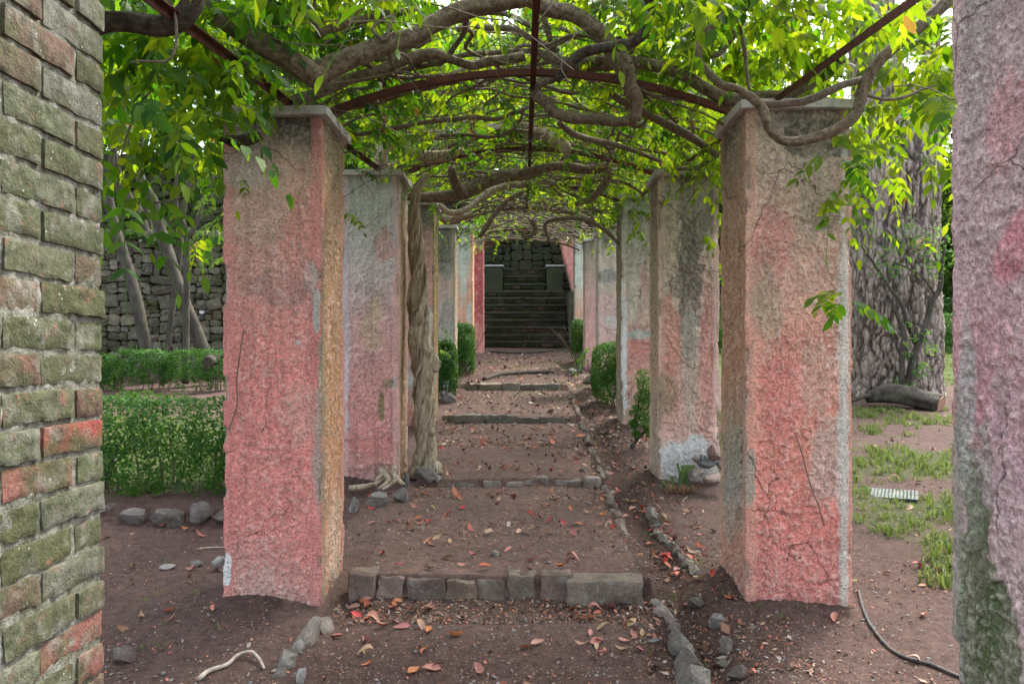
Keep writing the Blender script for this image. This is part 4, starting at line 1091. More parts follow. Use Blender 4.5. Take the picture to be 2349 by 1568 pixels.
for k in range(26):                                             # hanging threads
    x = rb.uniform(-.9, 1.1); d = rb.uniform(3.6, 7); zt = float(arch_z(x, d)) + H
    p = np.array([[x, d, zt], [x + rb.normal() * .03, d, zt - .12], [x + rb.normal() * .06, d, zt - rb.uniform(.2, .42)]])
    V, Q, T = tube_arrays(spline(p, .05), .0016, 4, capend=False); A.add(V, Q, T)
tag(obj("shoots", A.mesh("shoots", M_TWIG), vine), kind='stuff')

# --- leaves
rl = np.random.default_rng(5)
def zone_leaves(n, xr, dr, zf):
    S = np.stack([rl.uniform(*xr, n), rl.uniform(*dr, n), np.zeros(n)], 1); S[:, 2] = zf(S) + H
    return S
near = []      # (start, droop range, leaflet length)
def pix(n, x0, x1, y0, y1, d0, d1, dens=None, droop=(.3, 1.0), ll=(.07, .10)):
    c = 0
    while c < n:
        x, y, d = rl.uniform(x0, x1), rl.uniform(y0, y1), rl.uniform(d0, d1)
        if dens is not None and rl.random() > dens(x, y): continue
        near.append((P(x, y, d), rl.uniform(*droop), rl.uniform(*ll))); c += 1
pix(66, 225, 600, 60, 290, 2.9, 4.1, lambda x, y: (.3 + .7 * (y < 130 + .45 * (x - 230))) * (y > 40 + (x - 440) * .62) * (x < 545 or y < 215))
pix(20, 225, 500, 230, 320, 2.7, 3.6, None, (.6, 1.4))
pix(6, 310, 450, 310, 335, 3.0, 3.4, None, (1.0, 1.8))
pix(2, 270, 300, 455, 475, 2.6, 2.8, None, (2.2, 3.0), (.08, .10))
pix(3, 250, 300, 360, 400, 2.7, 3.0, None, (1.0, 1.8))
pix(1, 555, 560, 402, 408, 3.85, 3.9, None, (.7, .9), (.045, .05))
pix(3, 590, 620, 200, 240, 3.7, 3.85, None, (.8, 1.3), (.06, .075))
pix(40, 500, 1000, -60, 110, 4.3, 5.2, None, (.3, .9))
pix(10, 560, 900, -80, -20, 2.9, 3.3, None, (.3, .9))
pix(4, 985, 1010, -150, -110, 2.45, 2.55, None, (1.3, 1.9), (.085, .10))
pix(2, 1065, 1110, 10, 30, 4.0, 4.2, None, (.8, 1.2), (.06, .07))
pix(10, 1380, 1640, -80, 20, 3.1, 3.6, None, (.6, 1.4))
pix(22, 1380, 1640, -20, 120, 4.3, 5.0, None, (.6, 1.4))
pix(50, 1620, 2080, -60, 150, 3.85, 4.8, lambda x, y: 1.0 if y < 230 - .35 * (x - 1620) else .2)
pix(12, 1640, 1900, -60, 40, 3.1, 3.5, None, (.5, 1.2))
pix(18, 2000, 2200, 20, 170, 3.7, 4.4, None, (.5, 1.3))
pix(7, 2070, 2190, 180, 280, 3.6, 4.3, None, (.5, 1.2))
pix(8, 1890, 2040, 300, 390, 3.55, 3.8, lambda x, y: abs(x - 1930 - .3 * (y - 300)) < 60, (.4, 1.2), (.05, .065))
pix(4, 1900, 1950, 420, 450, 3.6, 3.7, None, (.8, 1.6), (.055, .07))
pix(12, 1560, 1660, 340, 420, 5.8, 6.6, None, (.5, 1.1))
near = near[:300 - 6]
# two sprays hanging beside the right pillar
near.append((P(1930, 690, 3.5), .45, .062)); near.append((P(1945, 668, 3.5), .5, .075)); near.append((P(1940, 672, 3.5), .6, .07)); near.append((P(1930, 690, 3.5), 1.6, .07)); near.append((P(1905, 455, 3.6), 1.3, .07)); near.append((P(1950, 360, 3.6), .5, .07))
LV = []; LVD = []
for k in range(16):
    V, T, Q = compound(np.zeros((1, 3)), np.array([[1.0, 0, 0]]), np.array([rl.uniform(.2, .30)]), np.array([[.25, .5, .8, 1.3, 1.9, 2.6][k % 6]]), np.array([.085]), rl, 5 if k % 2 else 4)
    LV.append((mesh_data("leaf", V, Q, T, M_WLEAF, True), [.25, .5, .8, 1.3, 1.9, 2.6][k % 6]))
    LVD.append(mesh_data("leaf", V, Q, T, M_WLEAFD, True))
for (p, dr, ll) in near:
    c = sorted(range(16), key=lambda q: abs(LV[q][1] - dr) + rl.uniform(0, .3))[0]
    s = ll / .085 * rl.uniform(.8, 1.2)
    pd = float(np.interp(p[0], [-1.3, -.6, .4, 1.2], [.5, .38, .3, .05]))  # chance of the shaded leaf copy, rising towards the left
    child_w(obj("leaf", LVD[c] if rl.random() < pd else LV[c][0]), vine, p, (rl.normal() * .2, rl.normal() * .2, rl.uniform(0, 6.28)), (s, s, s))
# the mass of the roof
SS, DR, LLn = [], [], []
def mass(n, xr, dr, off, droop, ll, clump=.42, scale=1.6, dbias=None):
    m = n * 4
    x = rl.uniform(*xr, m); d = rl.uniform(*dr, m)
    if dbias: d = dr[0] + (dr[1] - dr[0]) * rl.random(m) ** dbias
    o = rl.uniform(*off, m)
    q = np.stack([x * scale, d * scale, o * 3], -1)
    keep = np.where(fbm(q, 3, 77) > clump)[0][:n]
    x, d, o = x[keep], d[keep], o[keep]
    SS.append(np.stack([x, d, arch_z(x, d) + o + H], 1)); DR.append(rl.uniform(*droop, len(x))); LLn.append(rl.uniform(*ll, len(x)))
mass(2300, (-1.9, 2.0), (4.5, 11.0), (.12, .65), (.1, .7), (.065, .09), .47, 1.6, 1.3)
mass(700, (-1.9, 2.0), (10.0, 18.5), (.16, .65), (.1, .7), (.065, .085), .47)
mass(420, (-1.9, 2.0), (3.2, 4.6), (.34, .75), (.1, .7), (.065, .09), .45)
mass(240, (-2.3, -1.0), (2.0, 4.2), (.25, .75), (.1, .7), (.07, .10), .42)
mass(260, (-1.9, 2.0), (-1.5, 3.2), (.3, .7), (.1, .7), (.07, .10), .47)
mass(90, (-1.35, 1.4), (4.8, 9.5), (-.10, .08), (.5, 1.3), (.05, .07), .52)
mass(50, (-1.2, 1.3), (9.0, 16.0), (-.16, .05), (.5, 1.3), (.05, .07), .5)
mass(60, (1.5, 2.6), (3.6, 5.6), (.1, .8), (.4, 1.1), (.07, .10), .42)
mass(1300, (-1.9, 2.3), (3.4, 12), (.45, 1.0), (.1, .6), (.075, .10), .44)
mass(240, (1.2, 2.3), (4.6, 17), (-.4, .3), (.4, 1.1), (.06, .08), .45)
mass(150, (-2.3, -1.25), (4.6, 17), (-.25, .3), (.4, 1.1), (.06, .08), .45)
S = np.vstack(SS); DRv = np.concatenate(DR); LLv = np.concatenate(LLn)
a = rl.uniform(0, 2 * math.pi, len(S))
use_shaded = rl.random(len(S)) < np.interp(S[:, 0], [-1.5, -.6, .6, 1.4], [.5, .34, .26, .08])  # True picks the shaded leaf copy, likelier on the left; the rest get the lit one
for sel, nm, mt in ((use_shaded, "shaded_foliage", M_WLEAFD), (~use_shaded, "lit_foliage", M_WLEAF)):
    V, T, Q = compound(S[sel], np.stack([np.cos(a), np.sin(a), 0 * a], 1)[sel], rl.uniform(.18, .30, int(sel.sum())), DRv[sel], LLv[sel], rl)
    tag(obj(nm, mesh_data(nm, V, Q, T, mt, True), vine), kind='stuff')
# faded flower clusters
for (x, y, d, h) in ((1590, 262, 4.9, .12), (1082, 262, 5.0, .10), (1222, 225, 5.4, .10), (2230 / 1.0, 40, 3.4, .01)):
    if h < .05: continue
    A = Acc(); rs = np.random.default_rng(int(x))
    for k in range(60):
        t = rs.random(); p = P(x, y, d) + np.array([rs.normal() * .018 * (1.2 - t), rs.normal() * .018 * (1.2 - t), -h * t])
        V, Q, T = rock_arrays(.008, .008, .014, k, 3, 5, 4); A.add(V + p, Q, T)
    tag(obj("flower_cluster", A.mesh("flower_cluster", M_STRAW), vine), kind='stuff')

# ------------------------------------------------------------------ hedges, shrubs
def leaf_cloud(pts, nrm, size, rs, flat_=.5):
    """folded leaflets at pts facing nrm: verts, quads"""
    n = len(pts)
    a = rs.normal(size=(n, 3)); nn = nrm + rs.normal(size=(n, 3)) * flat_; nn /= np.linalg.norm(nn, axis=1)[:, None] + 1e-9
    t = a - (a * nn).sum(1)[:, None] * nn; t /= np.linalg.norm(t, axis=1)[:, None] + 1e-9
    w = np.cross(nn, t); s = (size * rs.uniform(.7, 1.3, n))[:, None]
    V = np.stack([pts - t * s * .5, pts + w * s * .3 + nn * s * .05, pts + t * s * .55 - nn * s * .08, pts - w * s * .3 + nn * s * .05], 1).reshape(-1, 3)
    return V, (np.arange(n)[:, None] * 4 + np.arange(4)[None])

def hedge(name, label, x0, x1, y0, y1, z0, z1, n, size, seed, cat="hedge", group=None, lumps=.10, gap=.35, stems=10, mat=None, openb=.3):
    rs = np.random.default_rng(seed)
    root = empty(name, ((x0 + x1) / 2, (y0 + y1) / 2, z0 + H), label, cat, group)
    c = np.array([(x0 + x1) / 2, (y0 + y1) / 2, (z0 + z1) / 2]); h = np.array([x1 - x0, y1 - y0, z1 - z0]) / 2
    m = n * 4
    u = rs.normal(size=(m, 3)); u /= (np.abs(u) ** 5).sum(1)[:, None] ** .2
    r = 1 - np.abs(rs.normal(size=m)) * .16
    p = u * r[:, None] * h
    # lumpy surface and sparse foot
    nz = fbm((p + c) * 4.0 + seed, 3, seed)
    p = p * (1 + (nz[:, None] - .5) * 2 * lumps)
    hole = fbm((p + c) * 7.5 + seed * 3, 2, seed + 1)
    v = (p[:, 2] + h[2]) / (2 * h[2])
    keep = (hole > gap + openb * sstep(.45, .0, v)) & (v > .03)
    p = p[keep][:n]; uu = u[keep][:n]
    V, Q = leaf_cloud(p + c + np.array([0, 0, H]), uu / np.linalg.norm(uu, axis=1)[:, None] + np.array([0, 0, .3]), size, rs, .6)
    # stray shoots
    sp_, sn_ = [], []
    for k in range(int(n / 260)):
        i = rs.integers(len(p)); g = uu[i] / np.linalg.norm(uu[i]) * .5 + np.array([0, 0, .8]) + rs.normal(size=3) * .3; ln = rs.uniform(.03, .11)
        for t in np.linspace(0, 1, 7):
            sp_.append(p[i] + c + np.array([0, 0, H]) + g * ln * t + rs.normal(size=3) * .006); sn_.append(g)
    V2, Q2 = leaf_cloud(np.array(sp_), np.array(sn_), size, rs, .7)
    Q = np.vstack([Q, Q2 + len(V)]); V = np.vstack([V, V2])
    f = tag(obj("foliage", mesh_data("foliage", V, Q, None, mat or M_HEDGE, False), root), kind='stuff')
    for k in range(stems):
        a = np.array([rs.uniform(x0 + .05, x1 - .05), rs.uniform(y0, y1) * .5 + c[1] * .5, z0 + H - .06])
        pts = [a]; v_ = np.array([rs.normal() * .25, rs.normal() * .2, 1.0])
        for i in range(4):
            pts.append(pts[-1] + v_ * (z1 - z0) * .2); v_ = v_ + rs.normal(size=3) * .2
        tube("stem", spline(np.array(pts), .06), np.linspace(.011, .004, len(spline(np.array(pts), .06))), M_TWIG, root, 5)
    return root
hedge("box_hedge", "thick clipped green hedge behind the left foreground pillar", -4.6, -1.85, 5.78, 6.45, -1.06, -.30, 28000, .027, 1, lumps=.20, gap=.39, stems=26, openb=.17)
for k, (x0, x1, zt, lab) in enumerate(((-7.65, -6.95, .06, "small leggy box shrub beside the brick pillar edge in the far left row"), (-7.05, -6.35, .03, "second small leggy box shrub from the brick pillar in the far left row"),
                            (-6.45, -5.55, .10, "widest small box shrub in the middle of the far left row"), (-5.6, -4.6, .09, "low round box shrub at the right end of the far left row beside the log"))):
    hedge("box_shrub", lab, x0, x1, 12.35, 12.85, -.56, zt, 5200, .032, 20 + k, "shrub", "low box shrubs before the rubble wall", .18, .40, 6)
hedge("box_hedge", "upright green hedge block against the grey pillar at left of the path", -1.32, -.93, 10.75, 11.35, -.60, .20, 9000, .030, 31, lumps=.10)
hedge("box_hedge", "rounded green hedge block before the orange pillar at left of the path", -1.3, -.86, 13.4, 14.3, -.42, .56, 9000, .034, 32, lumps=.16)
hedge("box_hedge", "square topped green hedge block at right of the path behind the grey green pillar", .90, 1.55, 10.3, 11.1, -.66, .17, 11000, .030, 33, lumps=.10)
hedge("box_hedge", "small green shrub growing at the right foot of the staircase", .92, 1.2, 15.2, 15.9, -.14, .66, 5000, .034, 34, lumps=.18)
hedge("box_hedge", "long clipped bright green hedge beyond the lawn behind the great trunk", 3.8, 15.0, 19.6, 20.8, .0, 1.06, 30000, .06, 35, lumps=.03, gap=.25, stems=4)
hedge("box_hedge", "darker green hedge standing behind the long clipped hedge at right", 4.0, 16.0, 22.8, 23.8, .2, 1.66, 16000, .09, 36, lumps=.05, gap=.25, stems=4)

# leaning shrub by the second right pillar
sh = empty("box_shrub", (1.05, 8.0, gz(1.05, 8.0)), "small leaning box shrub growing between two right hand pillars", "shrub")
pts = np.array([P(1448, 1036, 8.0), P(1458, 1012, 8.0), P(1478, 990, 8.05), P(1496, 972, 8.1)]); sp = spline(pts, .03)
tube("stem", sp, np.linspace(.022, .012, len(sp)), M_TREE, sh, 8, rough=.2)
sp = spline(np.array([P(1462, 1005, 8.0), P(1456, 970, 8.0), P(1466, 920, 8.0), P(1478, 870, 8.0)]), .03)
tube("stem", sp, np.linspace(.014, .005, len(sp)), M_TREE, sh, 6)
rs = np.random.default_rng(8); cl = []
for (x, y, r) in ((1476, 868, 22), (1484, 892, 24), (1470, 912, 18), (1484, 930, 22), (1460, 945, 18), (1478, 965, 20), (1454, 972, 12), (1490, 990, 14), (1460, 995, 10), (1500, 905, 25), (1500, 950, 25)):
    c = P(x, y, 8.0); k = 260
    q = rs.normal(size=(k, 3)); q /= np.linalg.norm(q, axis=1)[:, None]
    cl.append(c + q * (rs.random(k) ** .4)[:, None] * r * 8.0 / FPX)
pp = np.vstack(cl); V, Q = leaf_cloud(pp, np.tile([0, -.3, 1.0], (len(pp), 1)), .028, rs, .8)
tag(obj("foliage", mesh_data("foliage", V, Q, None, M_SHRUB, False), sh), kind='stuff')

# little bamboo-leaved sprig by the third left pillar
sg = empty("climbing_sprig", P(1000, 800, 9.6), "wispy green sprig of pointed leaves beside the third left pillar", "plant")
sp = spline(np.array([P(1000, 900, 9.7), P(1003, 840, 9.7), P(1000, 780, 9.65), P(1010, 735, 9.6)]), .05)
tube("stem", sp, .004, M_TWIG, sg, 5)
Sx = np.array([P(x, y, 9.6) for x, y in ((1000, 740), (1010, 728), (1005, 750), (1015, 770), (1025, 775), (995, 760), (1005, 800))])
a = rl.uniform(0, 6.28, len(Sx)); V, T, Q = compound(Sx, np.stack([np.cos(a), np.sin(a), 0 * a], 1), np.full(len(Sx), .14), np.full(len(Sx), .5), np.full(len(Sx), .075), rl, 3)
obj("leaves", mesh_data("leaves", V, Q, T, M_SHRUB, True), sg)
sg = empty("climbing_sprig", P(1375, 860, 11.0), "drooping light green leafy sprig beside the square topped hedge", "plant")
Sx = np.array([P(x, y, 10.1) for x, y in ((1356, 800), (1352, 812), (1360, 795), (1358, 820))])
V, T, Q = compound(Sx, np.tile([-.9, -.3, 0], (4, 1)), np.full(4, .22), np.full(4, .9), np.full(4, .08), rl, 4)
obj("leaves", mesh_data("leaves", V, Q, T, M_SHRUB, True), sg)

# ------------------------------------------------------------------ trees
def crown(root, cen, rad, n, size, rs, mat, clumps=26, name="crown"):
    u = rs.normal(size=(clumps, 3)); u /= np.linalg.norm(u, axis=1)[:, None]
    cc = np.asarray(cen) + u * (rs.random(clumps) ** .45)[:, None] * np.asarray(rad)
    k = rs.integers(0, clumps, n); cr = rs.uniform(.14, .34, clumps) * np.mean(rad)
    g = rs.normal(size=(n, 3)); g /= np.linalg.norm(g, axis=1)[:, None]
    p = cc[k] + g * (rs.random(n) ** .5 * cr[k])[:, None]
    V, Q = leaf_cloud(p, g + np.array([0, 0, .6]), size, rs, .7)
    return tag(obj(name, mesh_data(name, V, Q, None, mat, False), root), kind='stuff'), cc

def px_tree(label, stems, d, crown_spec, group, mat=M_TREE, seed=0):
    rs = np.random.default_rng(seed)
    x, y, _ = stems[0][0]
    root = empty("tree", P(x, y, d), label, "tree", group)
    for i, st in enumerate(stems):
        pts = np.array([[*P(x, y, d + .0), .88 * r * d / FPX] for x, y, r in st])
        sp = spline(pts, .08)
        tube("trunk" if i == 0 else "limb", sp[:, :3], sp[:, 3], mat, root, 12, rough=.08, seed=seed + i)
    if crown_spec:
        for (x, y, rx, rz, n, sz) in crown_spec:
            c, cc = crown(root, P(x, y, d), (rx, rx, rz), n, sz, rs, M_TLEAF)
    return root
GT = "smooth barked trees leaning before the rubble wall"
px_tree("leaning grey tree trunk nearest the brick pillar with a cut stub", [[(342, 880, 18), (336, 812, 16), (320, 722, 15), (300, 639, 14), (262, 515, 13), (248, 450, 12)], [(262, 515, 9), (250, 420, 8), (262, 300, 6), (250, 160, 4)]], 13.7, [(230, 60, 2.2, 1.6, 3400, .10)], GT, seed=1)
px_tree("long grey tree trunk leaning left across the rubble wall", [[(486, 870, 17), (470, 809, 16), (443, 742, 16), (413, 666, 15), (383, 572, 15), (366, 522, 15), (354, 467, 14), (335, 434, 13), (318, 396, 12), (290, 300, 10), (270, 180, 8)]], 13.5, [(330, 40, 2.2, 1.5, 3600, .10)], GT, seed=2)
px_tree("slender dark tree stem leaning right before the rubble wall", [[(378, 870, 9), (383, 809, 8), (400, 672, 7.5), (413, 572, 7), (418, 500, 7), (427, 451, 7), (440, 393, 6), (455, 300, 5), (470, 180, 4)]], 13.9, [(480, 90, 1.8, 1.3, 2800, .09)], GT, seed=3)
px_tree("slender pale forked tree beside the left foreground pillar", [[(425, 880, 9), (426, 802, 9), (428, 656, 8), (430, 556, 8), (432, 546, 8)], [(432, 548, 7), (455, 500, 6), (465, 459, 6), (480, 430, 6), (500, 360, 5)], [(432, 548, 5), (424, 515, 4), (407, 484, 4), (404, 418, 4), (412, 360, 3)]], 13.2, [(500, 280, .9, .8, 900, .08)], GT, seed=4)
px_tree("grey tree standing on top of the rubble wall at left", [[(338, 560, 13), (336, 545, 12), (322, 492, 11), (298, 451, 10), (280, 420, 10), (262, 360, 9), (250, 250, 7)]], 16.0, [(250, 120, 2.8, 2.0, 5200, .11)], GT, seed=5)
px_tree("dark straight tree stem on the terrace behind the leaning trees", [[(346, 560, 9), (343, 508, 8), (331, 459, 8), (325, 400, 7), (322, 250, 5)]], 16.6, None, GT, seed=6)

# ivy and ferny growth on the wall top
for k, (x, y, r, n, lab) in enumerate(((262, 545, 26, 500, "green creeper on the wall top nearest the brick pillar"), (370, 552, 26, 600, "light green creeper hanging over the middle of the rubble wall top"), (395, 585, 14, 260, "strand of ivy trailing down the rubble wall face"),
                                (470, 548, 26, 500, "low plants on the wall top beside the pink pillar"), (508, 560, 22, 400, "leafy plant on the wall top half hidden by the pink pillar"), (310, 540, 22, 380, "yellowish creeper on the wall top between the leaning trunks"), (432, 540, 18, 260, "sparse plant on the wall top behind the forked tree"))):
    rs = np.random.default_rng(60 + k); c = P(x, y, 14.92)
    q = rs.normal(size=(n, 3)) * np.array([r, r * .5, r * .45]) * 14.9 / FPX * .6
    V, Q = leaf_cloud(c + q, np.tile([0, -.5, .8], (n, 1)), .06, rs, .6)
    tag(obj("creeper", mesh_data("creeper", V, Q, None, M_SHRUB if k % 2 else M_TLEAF, False)), lab, "creeper", "plants on the rubble wall top")
fr = empty("feathery_shrub", P(515, 600, 12.0), "feathery light green fronds beside the left foreground pillar", "shrub")
rs = np.random.default_rng(71)
Sx = np.array([P(rs.uniform(480, 560), rs.uniform(330, 600), rs.uniform(11.6, 12.4)) for k in range(34)])
a = rs.uniform(2.2, 4.2, 34); V, T, Q = compound(Sx, np.stack([np.cos(a), np.sin(a) * .5, 0 * a], 1), rs.uniform(.3, .45, 34), rs.uniform(.2, .9, 34), np.full(34, .085), rs, 13, 70, .07)
tag(obj("fronds", mesh_data("fronds", V, Q, T, M_TLEAF, True), fr), kind='stuff')
sp = spline(np.array([P(560, 830, 12.0), P(555, 650, 12.0), P(545, 450, 12.0), P(530, 330, 12.0)]), .1); tube("stem", sp, .02, M_TREE, fr, 6)

# the great fissured trunk at right
big = empty("great_tree", P(2050, 900, 12.5), "huge tree trunk with deeply fissured grey bark at right behind the pillars", "tree")
def fissured(name, pts, sides, step, seed, root, amp=1.0):
    sp = spline(np.array(pts), step); n = len(sp)
    path, rad = sp[:, :3], sp[:, 3]
    V, Q, T = tube_arrays(path, rad, sides, capend=False)
    V3 = V.reshape(n, sides, 3); D = V3 - path[:, None]; D /= np.linalg.norm(D, axis=-1, keepdims=True)
    a = np.arange(sides) * 2 * math.pi / sides
    r0 = rad.mean()
    arc = np.concatenate([[0], np.cumsum(np.linalg.norm(np.diff(path, axis=0), axis=1))])
    q = np.stack([np.cos(a)[None] * r0 + 0 * arc[:, None], np.sin(a)[None] * r0 + 0 * arc[:, None], arc[:, None] + 0 * a[None]], -1)
    wq = q + (fbm(q * 4, 3, seed + 9)[..., None] - .5) * .15
    ridge = np.abs(fbm(wq * np.array([14, 14, 3.0]), 2, seed) - .5) * 2
    plate = sstep(.03, .20, ridge)
    fine = fbm(q * np.array([45, 45, 22]), 3, seed + 2)
    steps = fbm(q * np.array([14, 14, 9]), 2, seed + 5)
    h = (plate - .7) * .045 * amp + (fine - .5) * .03 * amp + (steps - .5) * .05 * amp + (fbm(q * 1.8, 2, seed + 3) - .5) * .10
    V3 = V3 + D * h[..., None]
    tone = fbm(q * np.array([9, 9, 3]), 3, seed + 6)
    c = np.array([.37, .33, .29]) * (1 - tone[..., None]) * 1.1 + np.array([.43, .33, .265]) * tone[..., None]
    c = c * (.35 + .65 * plate[..., None])
    obj(name, mesh_data(name, V3.reshape(-1, 3), Q, None, M_PINE, True, c.reshape(-1, 3)), root)
B = lambda x, y, r: [*P(x, y, 12.5), r * 12.5 / FPX]
fissured("trunk", [B(2045, 935, 128), B(2046, 900, 110), B(2048, 860, 102), B(2050, 780, 98), B(2050, 650, 94), B(2050, 500, 95), B(2046, 400, 102), B(2040, 330, 96), B(2032, 270, 72)], 210, .03, 3, big)
fissured("limb", [B(2035, 360, 72), B(2025, 280, 64), B(2015, 200, 58), B(2000, 60, 52), B(1985, -120, 46), B(1970, -500, 36)], 110, .05, 5, big, .8)
fissured("limb", [B(2095, 390, 50), B(2120, 310, 36), B(2132, 200, 24), B(2134, 100, 20), B(2128, -40, 18), B(2110, -350, 14)], 60, .05, 7, big, .6)
rs = np.random.default_rng(15)
crown(big, P(1950, -700, 12.5), (4.5, 4.0, 2.0), 5000, .16, rs, M_TLEAF, 40)

# shrub and log at its foot
sb = empty("young_shrub", P(2076, 885, 11.4), "young shrub with smooth bare stems and small leaves before the great trunk", "shrub")
for st in ([(2080, 890, 11), (2082, 878, 10), (2092, 830, 9), (2106, 788, 9), (2124, 744, 8), (2136, 696, 8), (2156, 660, 7), (2160, 610, 6), (2168, 540, 4)], [(2068, 890, 9), (2069, 860, 8), (2069, 800, 8), (2074, 772, 7), (2062, 734, 5), (2041, 684, 4)],
           [(2100, 788, 7), (2080, 736, 6), (2066, 692, 5), (2044, 664, 4), (2005, 605, 3), (1955, 535, 2)], [(2145, 675, 3), (2110, 630, 2.5), (2050, 600, 2)], [(2160, 610, 3), (2120, 560, 2), (2080, 545, 1.5)]):
    pts = np.array([[*P(x, y, 11.4), .85 * r * 11.4 / FPX] for x, y, r in st]); sp = spline(pts, .04)
    tube("stem", sp[:, :3], sp[:, 3], M_TREE, sb, 9, rough=.12)
rs = np.random.default_rng(16); cl = []
for (x, y, r, n) in ((2045, 560, 22, 46), (2100, 560, 28, 70), (2140, 590, 28, 70), (2020, 610, 24, 46), (2060, 620, 20, 36), (2150, 540, 26, 60), (2150, 620, 20, 40), (2000, 535, 12, 20), (2120, 770, 12, 26), (2135, 800, 14, 34), (2085, 815, 10, 20), (2105, 855, 14, 34), (2120, 840, 12, 26), (2085, 745, 8, 14), (2055, 880, 8, 16), (2085, 885, 8, 14), (2090, 775, 8, 14), (2080, 520, 18, 36), (2180, 580, 20, 40)):
    cl.append(P(x, y, 11.35) + rs.normal(size=(n, 3)) * r * 11.4 / FPX * .62)
pp = np.vstack(cl); V, Q = leaf_cloud(pp, np.tile([0, -.4, .8], (len(pp), 1)), .055, rs, .7)
tag(obj("foliage", mesh_data("foliage", V, Q, None, M_SHRUB, False), sb), kind='stuff')
lg = empty("log", P(2100, 920, 10.9), "sawn log with a pinkish cut end lying before the great trunk", "log")
pts = np.array([[*P(1985, 916, 11.2), .05], [*P(2010, 907, 11.15), .10], [*P(2040, 902, 11.1), .135], [*P(2080, 909, 11.0), .14], [*P(2120, 919, 10.85), .135], [*P(2158, 929, 10.7), .128]]); sp = spline(pts, .04)
tube("trunk", sp[:, :3], sp[:, 3], M_TREE, lg, 30, rough=.32, ridges=20, seed=2)
e = sp[-1]; tdir = sp[-1, :3] - sp[-3, :3]; tdir /= np.linalg.norm(tdir)
V, Q, T = tube_arrays(np.array([e[:3] + tdir * .0, e[:3] + tdir * .012]), .122, 16); obj("cut_end", mesh_data("cut_end", V, Q, T, M_CUT, False), lg)
sp = spline(np.array([P(2010, 912, 11.2), P(1985, 908, 11.1), P(1965, 916, 11.1), P(1950, 922, 11.1)]), .04); tube("branch_stub", sp, np.linspace(.05, .02, len(sp)), M_TREE, lg, 8, rough=.2)
# rounded fallen timber at the end of the low left shrubs
lg = empty("log", P(505, 815, 12.7), "short stacked log end showing above the low shrubs at left", "log")
sp = spline(np.array([P(478, 830, 12.3), P(500, 822, 12.6), P(530, 815, 12.8)]), .05); tube("trunk", sp, .085, M_TREE, lg, 12, rough=.1)
V, Q, T = tube_arrays(np.array([sp[0] - (sp[1] - sp[0]) * .2, sp[0] - (sp[1] - sp[0]) * .5]), .08, 12); obj("cut_end", mesh_data("cut_end", V, Q, T, M_DARKVINE, False), lg)

# background trees, each its own
BG = [(-11.5, 21, 1.9, 5.5, 2.6, 2.6), (-8.0, 23, 2.2, 6.0, 2.8, 2.6), (-5.2, 21.5, 2.2, 5.2, 2.2, 2.2), (-2.4, 26, 4.0, 7.5, 2.6, 2.2), (.8, 28, 4.6, 8.6, 2.9, 2.4), (3.6, 26, 3.2, 7.0, 2.6, 2.6), (-14.5, 26, 3.4, 8.5, 3.6, 3.4),
      (6.6, 27.5, 2.0, 5.6, 2.6, 2.6), (9.3, 25.5, 1.6, 4.2, 2.3, 2.0), (14.2, 26, 2.0, 6.2, 3.0, 3.0), (17.5, 24, 2.0, 6.0, 3.2, 3.4), (-3.2, 19.6, 2.6, 5.4, 1.8, 1.6), (2.9, 20.2, 2.0, 5.0, 1.7, 1.7), (12, 33, 2.5, 5.5, 3.5, 2.5), (-9, 32, 4.5, 10.5, 4.0, 3.5), (-.5, 34, 5.5, 11.5, 4.5, 3.5), (6, 36, 5, 9.5, 4.0, 3.2), (-4.2, 30, 5, 10.5, 3.4, 2.8), (2.6, 31, 5, 11.5, 3.4, 3.0), (-7.6, 27, 4, 9.5, 3.0, 2.6), (-1.2, 24.5, 4, 8.5, 2.4, 2.2), (1.6, 25, 4, 9.4, 2.4, 2.2), (-2.4, 21.2, 4.2, 7.2, 3.0, 1.7), (2.5, 21.6, 4.2, 7.4, 3.0, 1.7), (.2, 23.6, 4.5, 7.0, 2.6, 1.5), (12.6, 25.2, 1.6, 3.4, 2.6, 2.3), (13.6, 27.5, 2, 5.4, 3.0, 3.0), (15.8, 28.5, 2, 4.2, 3.2, 3.0), (13.8, 30, 3, 9.6, 3.2, 2.8), (7.8, 29, 3, 8.6, 3.0, 2.8), (10.4, 29.5, 2, 5.2, 2.8, 2.2), (-3.6, 20.7, 4.2, 6.2, 2.6, 1.2), (3.9, 20.9, 4.2, 6.4, 2.6, 1.2)]
WORDS = ["dark tree", "bushy tree", "leafy tree", "spreading tree", "rounded tree"]
def where(x, d):
    px = VX + x * FPX / d
    if px < 240: return "far left beyond the brick pillar"
    if px < 520: return "above the terrace wall at left"
    if px < 1000: return "behind the left pillars"
    if px < 1420: return "above the wall behind the staircase"
    if px < 1660: return "behind the right pillars"
    if px < 1960: return "behind the pillar with the looping limb"
    return "beyond the hedges at far right"
